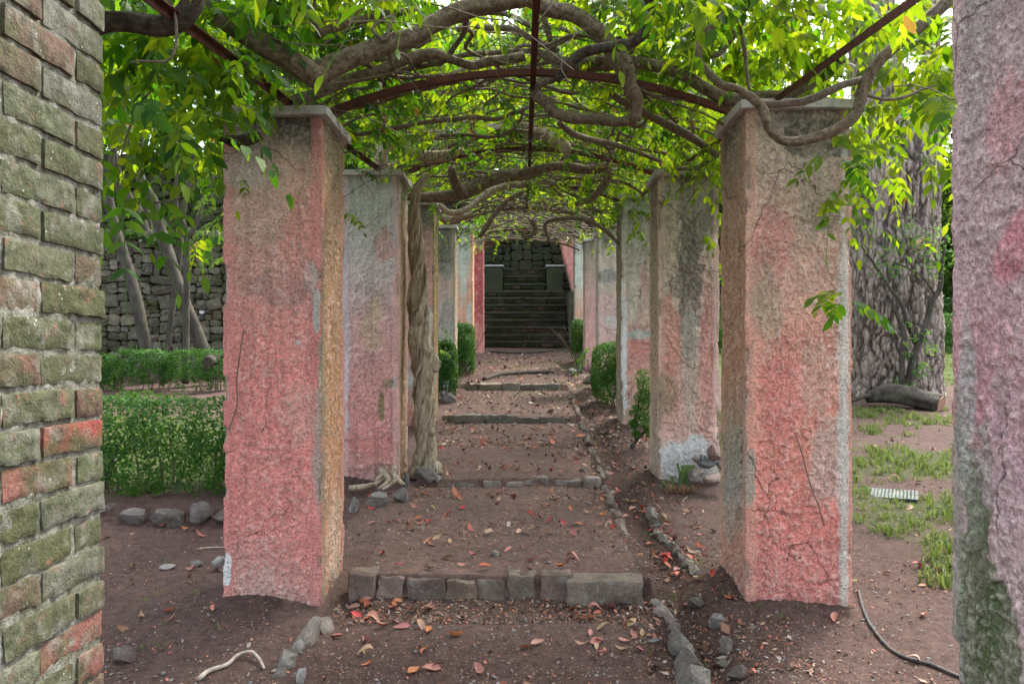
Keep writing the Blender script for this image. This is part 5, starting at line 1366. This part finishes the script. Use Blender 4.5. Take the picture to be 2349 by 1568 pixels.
for k, (x, d, z0, zc, rx, rz) in enumerate(BG):
    rs = np.random.default_rng(200 + k)
    zg = gz(x, d)
    dist = "near" if d < 22 else "midway" if d < 27.2 else "far"
    root = empty("background_tree", (x, d, zg), f"{'wide' if rx > 3.1 else 'narrow' if rx < 2.4 else 'medium'} {'high crowned' if zc > 8 else 'low' if zc < 5 else 'tall'} {WORDS[k % 5]} {where(x, d)}, {dist}", "tree", "trees behind the garden")
    c, cc = crown(root, (x, d, zc + H), (rx, rx * .8, rz), 5600, .15 if d < 24 else .20, rs, M_TLEAF, 34)
    top = np.array([x + rs.normal() * .4, d, zc + H])
    sp = spline(np.array([[x, d, zg - .2], [x + rs.normal() * .15, d, (zg + zc + H) / 2], top]), .2)
    tube("trunk", sp, np.linspace(.22, .07, len(sp)), M_TREE, root, 9, rough=.1, seed=k)
    for j in range(6):
        q = cc[rs.integers(len(cc))]; b0 = sp[int(len(sp) * rs.uniform(.45, .85))]
        s2 = spline(np.array([b0, (b0 + q) / 2 + np.array([0, 0, .25]), q]), .2)
        tube("limb", s2, np.linspace(.06, .02, len(s2)), M_TREE, root, 5)
# the wood farther off reads as one mass
rs = np.random.default_rng(77); n = 46000
x = rs.uniform(-60, 60, n); d = 42 + rs.uniform(0, 12, n) + .004 * x ** 2
zt = 9 + 6 * fbm(np.stack([x * .12, 0 * x, 0 * x], -1), 3, 5)
z = rs.random(n) ** .8 * zt + 1.0
pp = np.stack([x, d, z + H], 1); pp = pp[fbm(pp * .35, 2, 8) > .40]
V, Q = leaf_cloud(pp, np.tile([0, -.5, .8], (len(pp), 1)), .55, rs, .8)
tag(obj("far_wood", mesh_data("far_wood", V, Q, None, M_TLEAF, False)), "mass of trees far behind the garden", "wood", None, 'stuff')
# ------------------------------------------------------------------ things on the ground
def hit(px, py):
    """where the line of sight through picture point px, py meets the ground"""
    dd = np.linspace(2.6, 18, 1600)
    zr = (VY - py) * dd / FPX; x = (px - VX) * dd / FPX
    k = np.argmax(zground(x, dd) > zr)
    return np.array([x[k], dd[k], float(zground(np.array([x[k]]), np.array([dd[k]]))[0]) + H])

def rock_at(name, label, px, py, w, h, seed, colr=None, cat="stone", group=None, parent=None, deep=None, sink=.25, rotz=None):
    """a broken stone whose foot is at picture point px, py, w x h picture px"""
    p = hit(px, py); k = p[1] / FPX
    o = obj(name, ROCKS[seed % len(ROCKS)]); rr = random.Random(seed)
    o.color = (*(colr or stone_col()[:3]), 1)
    sc = (w * k, deep if deep else w * k * .8, h * k * (1 + sink))
    loc = (p[0], p[1] + sc[1] * .3, p[2] + h * k * (.5 - sink * .5))
    rot = (rr.uniform(-.15, .15), rr.uniform(-.12, .12), rr.uniform(-.3, .3) if rotz is None else rotz)
    if parent: child_w(o, parent, loc, rot, sc)
    else:
        o.location = loc; o.rotation_euler = rot; o.scale = sc; tag(o, label, cat, group)
    return o

random.seed(5)
SXY = lambda zx, zy: (782.8 + zx * .33326, 1044.9 + zy * .33326)
# --- stone risers across the path
def riser(label, d, stones, depth, seed, base):
    root = empty("stone_step", (0, d, H + float(np.interp(d - .03, PATH_D, PATH_Z))), label, "step", "stone steps across the path")
    for k, (x0, x1, yt, yb) in enumerate(stones):
        w = (x1 - x0) * d / FPX + .003; zt = (VY - yt) * d / FPX; zb = (VY - yb) * d / FPX - .05
        V, Q = block_arrays(w, depth, zt - zb, 12, 4, 7, .016, .022, seed + k, 10)
        V = V + (fbm(V * 38 + seed + k, 2, seed)[:, None] - .5) * .012
        rs = random.Random(seed + k)
        V = V @ np.array(Matrix.Rotation(rs.uniform(-.05, .05), 3, 'Z') @ Matrix.Rotation(rs.uniform(-.03, .03), 3, 'Y')).T
        V += np.array([((x0 + x1) / 2 - VX) * d / FPX, d + depth / 2 - .03 + rs.uniform(-.015, .015), (zt + zb) / 2 + H])
        o = obj("stone", mesh_data("stone", V, Q, None, M_STONE, True), root); o.color = stone_col(base, .22)
riser("nearest stone step of eight uneven blocks across the path", 4.15, [(801, 864, 1315, 1352), (865, 931, 1319, 1366), (930, 1024, 1323, 1376), (1026, 1093, 1329, 1364), (1094, 1164, 1327, 1378), (1166, 1231, 1317, 1366), (1237, 1313, 1317, 1370)], .16, 300, (.25, .195, .16))
riser("long flat slanting stone at the right end of the nearest step", 4.08, [(1299, 1479, 1328, 1366)], .15, 320, (.26, .22, .185))
riser("second step of low thin stones across the path below the twisted trunk", 6.62, [(1018, 1090, 1107, 1122), (1108, 1148, 1099, 1112), (1161, 1203, 1102, 1112), (1205, 1258, 1096, 1113), (1271, 1340, 1099, 1114), (1340, 1380, 1096, 1118)], .14, 330, (.27, .24, .215))
riser("third stone step with a long dark left block", 9.5, [(1014, 1112, 951, 978), (1113, 1180, 952, 974), (1183, 1236, 957, 972), (1237, 1286, 956, 971), (1290, 1306, 957, 968)], .16, 340, (.20, .185, .155))
riser("fourth stone step of four squared blocks before the staircase", 12.2, [(1053, 1097, 879, 900), (1098, 1152, 879, 898), (1153, 1194, 879, 901), (1196, 1286, 881, 899)], .18, 350, (.22, .205, .175))

# --- edging along the path
def edging(label, pts, size, seed, base, n):
    pts = np.array(pts, float); sp = spline(np.stack([pts[:, 0], pts[:, 1], 0 * pts[:, 0]], 1), .02)
    root = empty("stone_edging", (sp[0][0], sp[0][1], gz(sp[0][0], sp[0][1])), label, "edging", "stone edging of the path")
    rs = random.Random(seed); t = 0
    arc = np.concatenate([[0], np.cumsum(np.linalg.norm(np.diff(sp, axis=0), axis=1))])
    while t < arc[-1]:
        L = rs.uniform(*size); c = [np.interp(t + L / 2, arc, sp[:, k]) for k in (0, 1)]
        k = min(np.searchsorted(arc, t + L / 2), len(sp) - 2); v = sp[k + 1] - sp[k]; an = math.atan2(v[1], v[0])
        o = obj("stone", ROCKS[rs.randrange(len(ROCKS))]); o.color = stone_col(base, .25)
        hgt = L * rs.uniform(.5, .9) if n else L * .35
        child_w(o, root, (c[0], c[1], gz(*c) + hgt * .04), (rs.uniform(-.2, .2), rs.uniform(-.2, .2), an + rs.uniform(-.25, .25)), (L * 1.32, L * rs.uniform(.6, .95) if n else .075, hgt * 1.15))
        t += L
    return root
edging("rough stones edging the right of the path in the foreground", [(.665, 4.15), (.70, 3.9), (.70, 3.6), (.69, 3.2), (.66, 2.6)], (.09, .19), 1, (.25, .225, .20), 1)
edging("thin buried edging along the right of the second terrace", [(.62, 5.0), (.645, 5.6), (.65, 6.3), (.65, 7.0)], (.10, .22), 2, (.21, .17, .15), 0)
edging("low stone line along the right of the path past the second step", [(.66, 7.0), (.66, 8.2), (.655, 9.4), (.66, 10.6), (.66, 11.6)], (.12, .26), 3, (.17, .15, .12), 0)
edging("small stones lining the outer side of the leaf filled gutter", [(.93, 5.9), (.90, 5.4), (.93, 4.9), (.96, 4.5)], (.07, .16), 4, (.22, .20, .175), 1)
edging("rough stones edging the left of the path by the pink pillar", [(-.93, 3.85), (-.97, 3.65), (-.99, 3.45), (-1.0, 3.3)], (.08, .17), 5, (.27, .25, .22), 1)
kb = empty("stone_kerb", (-2.6, 5.55, gz(-2.6, 5.55)), "row of rough grey stones along the bed below the left hedge", "kerb")
for k, (x0, x1, yt, yb) in enumerate(((234, 250, 1158, 1180), (262, 340, 1160, 1204), (334, 420, 1160, 1208), (427, 482, 1146, 1198), (481, 530, 1172, 1202), (200, 238, 1165, 1195), (536, 590, 1165, 1200), (592, 660, 1162, 1200))):
    rock_at("stone", None, (x0 + x1) / 2, yb, (x1 - x0) * 1.1, (yb - yt), 40 + k, (.19, .165, .15), parent=kb, deep=.2)

LOOSE = [("pale upright stone beside the second step at left", 812, 1176, 24, 42, (.42, .41, .38)), ("large rounded grey stone beside the roots", 868, 1162, 56, 40, (.25, .235, .21)), ("low grey stone right of the roots", 922, 1152, 48, 34, (.24, .225, .20)),
         ("bluish slate stone standing at the pale pillar corner", 931, 1120, 22, 36, (.25, .26, .26)), ("big angular stone at the foot of the twisted trunk", 980, 1116, 64, 40, (.24, .225, .205)), ("small white stone beside the big angular stone", 1002, 1106, 20, 14, (.42, .42, .40)),
         ("dark grey pebble sized stone by the right edging", 1335, 1082, 14, 12, (.16, .17, .18)), ("pink red round stone by the right end of the second step", 1354, 1128, 12, 12, (.34, .17, .16)),
         ("square reddish brick lump lying by the brick pillar", 284, 1524, 58, 40, (.20, .16, .145)), ("white stone against the left foot of the pink pillar", 502, 1308, 40, 34, (.46, .46, .45)), ("flat pale stone in the earth left of the pink pillar", 380, 1306, 36, 10, (.38, .36, .34)), ("grey cobble left of the pink pillar", 448, 1300, 34, 16, (.27, .26, .24)),
         ("small red brick chip under the white stone", 510, 1312, 22, 14, (.30, .12, .09)), ("small pale stone at the lower left path edge", 690, 1566, 24, 34, (.42, .41, .39)), ("angular stone in the foreground right of the gutter", 1668, 1500, 34, 46, (.23, .205, .18)), ("rounded stone below the right pillar", 1644, 1440, 40, 38, (.21, .20, .185)),
         ("mossy stone low in the right foreground", 1660, 1532, 34, 22, (.17, .16, .12)), ("grey stone at the lower edge right of the path", 1695, 1562, 50, 34, (.25, .24, .22)), ("flat mossy stone between gutter and right pillar", 1600, 1395, 44, 26, (.17, .155, .12)), ("brown stone at the top of the leaf gutter", 1492, 1195, 24, 34, (.25, .21, .18)),
         ("white speckled stone in the middle of the second terrace", 1135, 1275, 20, 16, (.40, .38, .35)), ("flat grey stone on the earth by the right edging", 1450, 1075, 26, 10, (.21, .20, .18)),
         ("upright pinkish stone leaning on the grey and pink pillar", 1640, 1060, 44, 44, (.36, .25, .22)), ("round pale cobble heaped at the grey and pink pillar", 1598, 1062, 24, 22, (.40, .36, .33)), ("dark mottled cobble in the heap at the grey and pink pillar", 1620, 1076, 46, 28, (.22, .215, .22)), ("white cobble at the right of the heap", 1652, 1074, 24, 22, (.45, .45, .45)),
         ("flat pinkish brick in front of the heap", 1640, 1108, 60, 26, (.38, .27, .25)), ("rounded grey stone left of the flat brick", 1600, 1108, 42, 34, (.28, .25, .23)), ("blue grey cobble in the heap", 1612, 1056, 18, 16, (.24, .27, .31)),
         ("pale round stone on the far right of the path", 1312, 860, 24, 20, (.32, .31, .28)), ("dark stone beside the pale round stone", 1332, 856, 16, 18, (.15, .14, .13)), ("square dark stone at the right of the fourth step", 1352, 880, 34, 20, (.15, .135, .12)), ("dark block at the left before the orange pillar", 1062, 852, 22, 26, (.13, .13, .11)), ("small dark block next to the left dark block", 1082, 850, 14, 24, (.12, .12, .10)),
         ("mossy grey lump under the hedge block at left", 1030, 925, 34, 28, (.22, .20, .19))]
for k, (lab, px, py, w, h, c) in enumerate(LOOSE):
    o = rock_at("stone", lab, px, py, w, h, 500 + k * 3, c, group="loose stones on the ground")

    if any(s in lab for s in ("heap", "leaning on the grey", "flat brick")):        # piled against the pillar, in front of its face
        d_ = 6.30 if py > 1100 else 6.42
        o.location = P(px, py - h / 2, d_); o.scale = (w * d_ / FPX, .13 if py < 1100 else .18, h * d_ / FPX * 1.1)

# --- cut yucca stump
p = hit(1560, 1128); yr = empty("cut_plant", p, "cut back plant stump with short green blades before the rubble heap", "plant")
rs = np.random.default_rng(4); k_ = p[1] / FPX
A = Acc()
for k in range(90):
    a = rs.uniform(0, 6.28); r = rs.uniform(0, 32) * k_
    b = p + np.array([math.cos(a) * r, math.sin(a) * r * .7, -.01]); t = b + np.array([math.cos(a) * .03, math.sin(a) * .03, rs.uniform(.02, .075)]) + rs.normal(size=3) * .008
    V, Q, T = tube_arrays(np.array([b, t]), .005, 4); A.add(V, Q, T)
obj("fibrous_base", A.mesh("fibrous_base", M_STRAW), yr)
def blade(px0, py0, px1, py1, w, d, parent, fan=.4):
    a, b = P(px0, py0, d), P(px1, py1, d); s = np.array([w * d / FPX, 0, 0]) / 2; f = np.array([0, .006, 0])
    V = np.array([a - s * fan, a + f, a + s * fan, b - s, b + f, b + s]); o = np.array([0, .003, 0])
    V = np.vstack([V, V + o])
    Q = [[0, 1, 4, 3], [1, 2, 5, 4], [7, 6, 9, 10], [8, 7, 10, 11], [3, 4, 10, 9], [4, 5, 11, 10], [0, 3, 9, 6], [2, 8, 11, 5]]
    obj("blade", mesh_data("blade", V, Q, None, M_YUCCA, False), parent)
d_ = p[1]
for b in ((1572, 1118, 1578, 1066, 34), (1562, 1118, 1562, 1080, 12), (1545, 1116, 1541, 1092, 9), (1534, 1120, 1522, 1102, 10), (1530, 1126, 1514, 1112, 9), (1568, 1112, 1553, 1062, 6), (1556, 1120, 1566, 1090, 8), (1582, 1120, 1592, 1100, 5)):
    blade(*b, d_ + rs.uniform(-.03, .03), yr)

# --- hose, valve box, stick
hp = [(1969, 1358), (1971, 1366), (1979, 1398), (1996, 1435), (2016, 1465), (2042, 1492), (2079, 1512), (2132, 1528), (2166, 1542), (2203, 1556), (2280, 1590)]
pts = np.array([hit(x, y) + np.array([0, 0, .006]) for x, y in hp]); sp = spline(pts, .02)
tag(tube("hose", sp, .0095, M_HOSE, None, 12), "black rubber hose snaking over the earth beside the right pillar", "hose")
p = hit(2040, 1142)
vb = empty("valve_box", p, "grey green plastic valve box lid sunk in the grass at right", "valve box")
def rotbox(name, cx, cy, z0, z1, w, l, an, mat, parent, bev=.01):
    V, Q = block_arrays(w, l, z1 - z0, 4, 4, 2, bev, 0, 0)
    M = np.array(Matrix.Rotation(an, 3, 'Z') @ Matrix.Rotation(.05, 3, 'X'))
    V = V @ M.T + np.array([cx, cy, (z0 + z1) / 2]); return obj(name, mesh_data(name, V, Q, None, mat, False), parent)
an = -.45
rotbox("box", p[0] + .02, p[1] + .15, p[2] - .10, p[2] + .004, .48, .32, an, M_DARKPL, vb)
rotbox("lid", p[0] + .02, p[1] + .15, p[2] + .006, p[2] + .018, .50, .34, an, M_PLASTIC, vb, .006)
A = Acc(); c, s = math.cos(an), math.sin(an)
for i in range(18):
    for j in range(11):
        u, v = -.225 + i * .0265, -.145 + j * .029
        V, Q, T = tube_arrays(np.array([[0, 0, 0], [0, 0, .003]]), .0055, 6)
        A.add(V + np.array([p[0] + .02 + u * c - v * s, p[1] + .15 + u * s + v * c, p[2] + .018 + .05 * v]), Q, T)
obj("studs", A.mesh("studs", M_PLASTIC, False), vb)
pts = np.array([hit(x, y) + np.array([0, 0, h]) for x, y, h in ((456, 1564, .01), (480, 1545, .012), (520, 1530, .012), (545, 1514, .02), (575, 1510, .03), (595, 1522, .02), (606, 1538, .008))]); sp = spline(pts, .015)
tag(tube("stick", sp, np.linspace(.011, .0045, len(sp)), M_DEAD, None, 8, rough=.25), "bleached curved stick lying on the earth in the left foreground", "stick")
pts = np.array([hit(x, y) + np.array([0, 0, .006]) for x, y in ((450, 1262), (480, 1258), (520, 1257), (560, 1254))]); sp = spline(pts, .02)
tag(tube("stick", sp, .005, M_DEAD, None, 6, rough=.2), "thin dry stick on the cross path left of the pink pillar", "stick")
pts = np.array([hit(x, y) + np.array([0, 0, .02]) for x, y in ((1110, 872), (1140, 863), (1180, 859), (1230, 857), (1270, 856))]); sp = spline(pts, .05)
tag(tube("surface_root", sp, .035, M_TREE, None, 8, rough=.2), "curved brown root crossing the path above the fourth step", "root")
pts = np.array([[x, d, gz(x, d) + .02] for x, d in ((-.75, 17.2), (-.4, 17.0), (.1, 17.1), (.62, 17.4))]); sp = spline(pts, .05)
tag(tube("surface_root", sp, .03, M_TREE, None, 8, rough=.2), "dark root lying before the bottom step of the staircase", "root")
# dry creeper stems stuck to the plaster
for (lab, X, pts_) in (("dry brown creeper stem clinging to the left pink pillar", None, [(560, 755), (554, 790), (548, 830), (543, 880), (545, 920), (538, 950), (525, 985)]), ("dry creeper stem slanting down the right pillar", None, [(1826, 1000), (1840, 1040), (1850, 1080), (1862, 1120), (1878, 1160), (1890, 1205)])):
    pp = np.array([P(x, y, 3.985) for x, y in pts_]); sp = spline(pp, .02)
    tag(tube("dry_creeper", sp, .0035, M_TWIG, None, 5, rough=.4), lab, "dry creeper")

# --- grass
def tufts(pts, hgt, rs, per=14):
    n = len(pts); N_ = n * per
    b = np.repeat(pts, per, 0) + np.stack([rs.normal(size=N_) * .022, rs.normal(size=N_) * .022, np.full(N_, -.004)], 1)
    h = np.repeat(hgt, per) * rs.uniform(.5, 1.1, N_); a = rs.uniform(0, 6.28, N_); ln = rs.uniform(.2, 1.0, N_)
    dx = np.stack([np.cos(a), np.sin(a), 0 * a], 1); w = np.stack([-np.sin(a), np.cos(a), 0 * a], 1) * (h * .045 + .0012)[:, None]
    m = b + dx * (h * ln * .35)[:, None] + np.array([0, 0, 1]) * (h * .6)[:, None]; t = b + dx * (h * ln)[:, None] + np.array([0, 0, 1]) * (h * (1 - .25 * ln))[:, None]
    V = np.stack([b - w, b + w, m + w * .8, m - w * .8, t], 1).reshape(-1, 3)
    k = np.arange(N_)[:, None] * 5
    return V, k + np.array([[0, 1, 2, 3]]), k + np.array([[3, 2, 4]])
rs = np.random.default_rng(31)
x = rs.uniform(1.65, 6.0, 14000); d = rs.uniform(4.0, 11.0, 14000)
m_ = fbm(np.stack([x * 1.5, d * 1.5, 0 * x], -1), 4, 21) + .1 * sstep(2.0, 4.5, x) + rs.normal(size=14000) * .05
k = (m_ > .50) & (d > 4.6 + rs.uniform(0, .8, 14000)) ; x, d = x[k][:2000], d[k][:2000]
ex = np.array([hit(rs.uniform(2120, 2200), rs.uniform(1230, 1350))[:2] for q in range(60)]); x = np.concatenate([x, ex[:, 0]]); d = np.concatenate([d, ex[:, 1]])
V, Q, T = tufts(np.stack([x, d, zground(x, d) + H], 1), .03 + .085 * rs.random(len(x)) ** 1.8, rs, 12)
tag(obj("grass", mesh_data("grass", V, Q, T, M_GRASS, False)), "tufts of grass on the bare earth at right", "grass", None, 'stuff')
x = rs.uniform(-7, -1.9, 3800); d = rs.uniform(6.4, 9.8, 3800)
V, Q, T = tufts(np.stack([x, d, zground(x, d) + H], 1), rs.uniform(.025, .06, len(x)), rs, 8)
tag(obj("grass", mesh_data("grass", V, Q, T, M_GRASS, False)), "lawn between the two rows of hedge at left", "grass", None, 'stuff')
x = rs.uniform(4.0, 12.5, 5200); d = rs.uniform(13.2, 19.6, 5200)
V, Q, T = tufts(np.stack([x, d, zground(x, d) + H], 1), rs.uniform(.03, .07, len(x)), rs, 7)
tag(obj("grass", mesh_data("grass", V, Q, T, M_GRASS, False)), "sunlit lawn before the clipped hedge at far right", "grass", None, 'stuff')
x = np.concatenate([rs.uniform(-2.2, -1.0, 30), rs.uniform(.7, 1.6, 24)]); d = np.concatenate([rs.uniform(3.3, 4.8, 30), rs.uniform(3.4, 7, 24)])
V, Q, T = tufts(np.stack([x, d, zground(x, d) + H], 1), rs.uniform(.015, .04, len(x)), rs, 6)
tag(obj("weeds", mesh_data("weeds", V, Q, T, M_SHRUB, False)), "tiny weeds scattered on the bare earth", "weeds", None, 'stuff')

# --- fallen leaves
def fallen_mesh(seed):
    rs = np.random.default_rng(seed); n = 7
    t = np.linspace(0, 1, n); w = .21 * np.sin(np.pi * t ** .8) * (1 - .1 * t) + .008
    cz = rs.uniform(-.35, .42) * (t - .5) ** 2 * 4 + rs.normal() * .05 * np.sin(t * 5); cup = rs.uniform(.15, .95); tw = rs.uniform(-.5, .5) * (t - .5)
    V = []
    for i in range(n):
        for s in (-1, 0, 1):
            y = s * w[i]; z = cz[i] + abs(s) * w[i] * cup + s * w[i] * tw[i]
            V.append((t[i] - .5, y, z))
    V = np.array(V); V[:, 2] -= V[:, 2].min()
    Q = [[i * 3 + j, (i + 1) * 3 + j, (i + 1) * 3 + j + 1, i * 3 + j + 1] for i in range(n - 1) for j in range(2)]
    return mesh_data("fallen_leaf", V, Q, None, M_FALLEN, True)
FL = [fallen_mesh(k) for k in range(12)]
COLS = {"red": (.42, .05, .04), "orange": (.42, .13, .055), "pinkish": (.42, .17, .14), "tan": (.40, .24, .15), "dark brown": (.15, .06, .045)}
ZONES = [("below the nearest step at left", 20, (800, 1010), (1372, 1450), ["orange", "pinkish", "tan", "dark brown", "red"]), ("below the nearest step at right", 24, (1310, 1480), (1385, 1500), ["pinkish", "orange", "dark brown", "tan"]),
         ("on the foreground path", 16, (760, 1440), (1440, 1562), ["pinkish", "orange", "tan"]), ("in the gutter beside the right pillar", 52, (1440, 1570), (1150, 1340), ["red", "orange", "pinkish", "tan", "dark brown"]),
         ("on the second terrace near its step", 34, (820, 1440), (1125, 1215), ["orange", "pinkish", "red", "tan"]), ("on the open middle of the second terrace", 22, (800, 1420), (1215, 1315), ["orange", "pinkish", "tan", "red"]),
         ("on the third terrace by the twisted trunk", 44, (1010, 1330), (985, 1092), ["orange", "pinkish", "red", "tan", "dark brown"]), ("along the right border between pillars", 40, (1340, 1500), (900, 1150), ["tan", "orange", "pinkish", "dark brown"]),
         ("on the bare earth by the hose", 10, (1560, 2190), (1310, 1540), ["tan", "pinkish", "orange"]), ("on the grass at right", 16, (1965, 2190), (940, 1320), ["red", "tan", "pinkish"]), ("on the earth left of the pink pillar", 12, (240, 520), (1200, 1500), ["tan", "orange", "pinkish"])]
rf = random.Random(9)
for (zone, n, xr, yr_, cols_) in ZONES:
    for k in range(n):
        px, py = rf.uniform(*xr), rf.uniform(*yr_)
        if zone.startswith("in the gutter"): px = 1425 + (py - 1150) * .62 + rf.gauss(40, 32)
        p = hit(px, py); cn = rf.choice(cols_); c = COLS[cn]; v = rf.uniform(.75, 1.2)
        o = obj("fallen_leaf", FL[rf.randrange(12)]); o.color = (c[0] * v, c[1] * v * rf.uniform(.85, 1.2), c[2] * v, 1)
        s = rf.uniform(.05, .085)
        o.location = p + np.array([0, 0, .002]); o.scale = (s, s, s); o.rotation_euler = (rf.gauss(0, .4), rf.gauss(0, .35), rf.uniform(0, 6.28))
        o.location.z += .006
        fx = (px - xr[0]) / (xr[1] - xr[0]); fy = (py - yr_[0]) / (yr_[1] - yr_[0])
        side_ = "left" if fx < .36 else "right" if fx > .64 else "middle"
        far_ = "far" if fy < .36 else "near" if fy > .64 else "mid"
        size_ = "small" if s < .062 else "large" if s > .074 else "medium"
        tag(o, f"{size_} {cn} fallen leaf {zone}, {far_} {side_}", "leaf", f"fallen leaves {zone}")
# smaller and farther leaves read as litter
rs = np.random.default_rng(18); A = Acc()
def chips(n, xr, dr, size, flat_, seed, yclump=None):
    rs = np.random.default_rng(seed); x = rs.uniform(*xr, n); d = dr[0] + (dr[1] - dr[0]) * rs.random(n) ** 1.4
    if yclump:
        q = fbm(np.stack([x * 2.5, d * 2.5, 0 * x], -1), 3, seed); k = q > yclump; x, d = x[k], d[k]
    z = zground(x, d) + H
    s = size * np.exp(rs.normal(size=len(x)) * .45)
    a = rs.normal(size=(len(x), 3)); nn = np.array([0, 0, 1.0]) + rs.normal(size=(len(x), 3)) * flat_; nn /= np.linalg.norm(nn, axis=1)[:, None]
    t = a - (a * nn).sum(1)[:, None] * nn; t /= np.linalg.norm(t, axis=1)[:, None]; w = np.cross(nn, t) * rs.uniform(.25, .9, (len(x), 1))
    c = np.stack([x, d, z + s * .25], 1); t = t * s[:, None]; w = w * s[:, None]
    return np.stack([c - t * .5, c + w * .4, c + t * .5, c - w * .4], 1).reshape(-1, 4, 3)
B_ = np.concatenate([chips(30000, (-2.6, 3.6), (3.1, 8.0), .009, .5, 1, .46), chips(13000, (-1.0, 1.4), (3.1, 7.0), .0065, .5, 2, .44), chips(4200, (-1.0, 1.4), (8, 17.5), .034, .5, 3), chips(1500, (-.9, 1.3), (5, 9.5), .032, .6, 8, .5), chips(3200, (.5, 1.25), (3.3, 9.5), .020, .7, 4, .45), chips(9000, (-1.9, 2.0), (3.2, 8), .012, .6, 6, .54), chips(2500, (-.95, .75), (3.85, 4.1), .014, .7, 7), chips(1500, (1.4, 5.0), (4, 11), .02, .5, 5)])
V = B_.reshape(-1, 3); Q = np.arange(len(V)).reshape(-1, 4)
tag(obj("litter", mesh_data("litter", V, Q, None, M_LITTER, False)), "wood chips and crumbled leaves strewn over the earth", "litter", None, 'stuff')
A = Acc(); rs = np.random.default_rng(19)
PB = [rock_arrays(1, 1, .7, 700 + k, 5, 6, 4) for k in range(6)]
for k in range(1300):
    x = rs.uniform(-1.9, 2.2); d = 3.1 + 5 * rs.random() ** 1.6; s = .010 * math.exp(rs.normal() * .4)
    V, Q, T = PB[k % 6]; a = rs.uniform(0, 6.28); Rm = np.array([[math.cos(a), -math.sin(a), 0], [math.sin(a), math.cos(a), 0], [0, 0, 1]])
    g = rs.uniform(.10, .30); A.add((V * s) @ Rm.T + np.array([x, d, gz(x, d) + s * .15]), Q, T, (g, g * .97, g * .93))
def _peb(b):
    return b.bsdf(b.attr(), .8, None, .3)
M_PEB = simple("pebbles", _peb)
tag(obj("pebbles", A.mesh("pebbles", M_PEB, True)), "small grey and white pebbles on the earth", "pebbles", None, 'stuff')
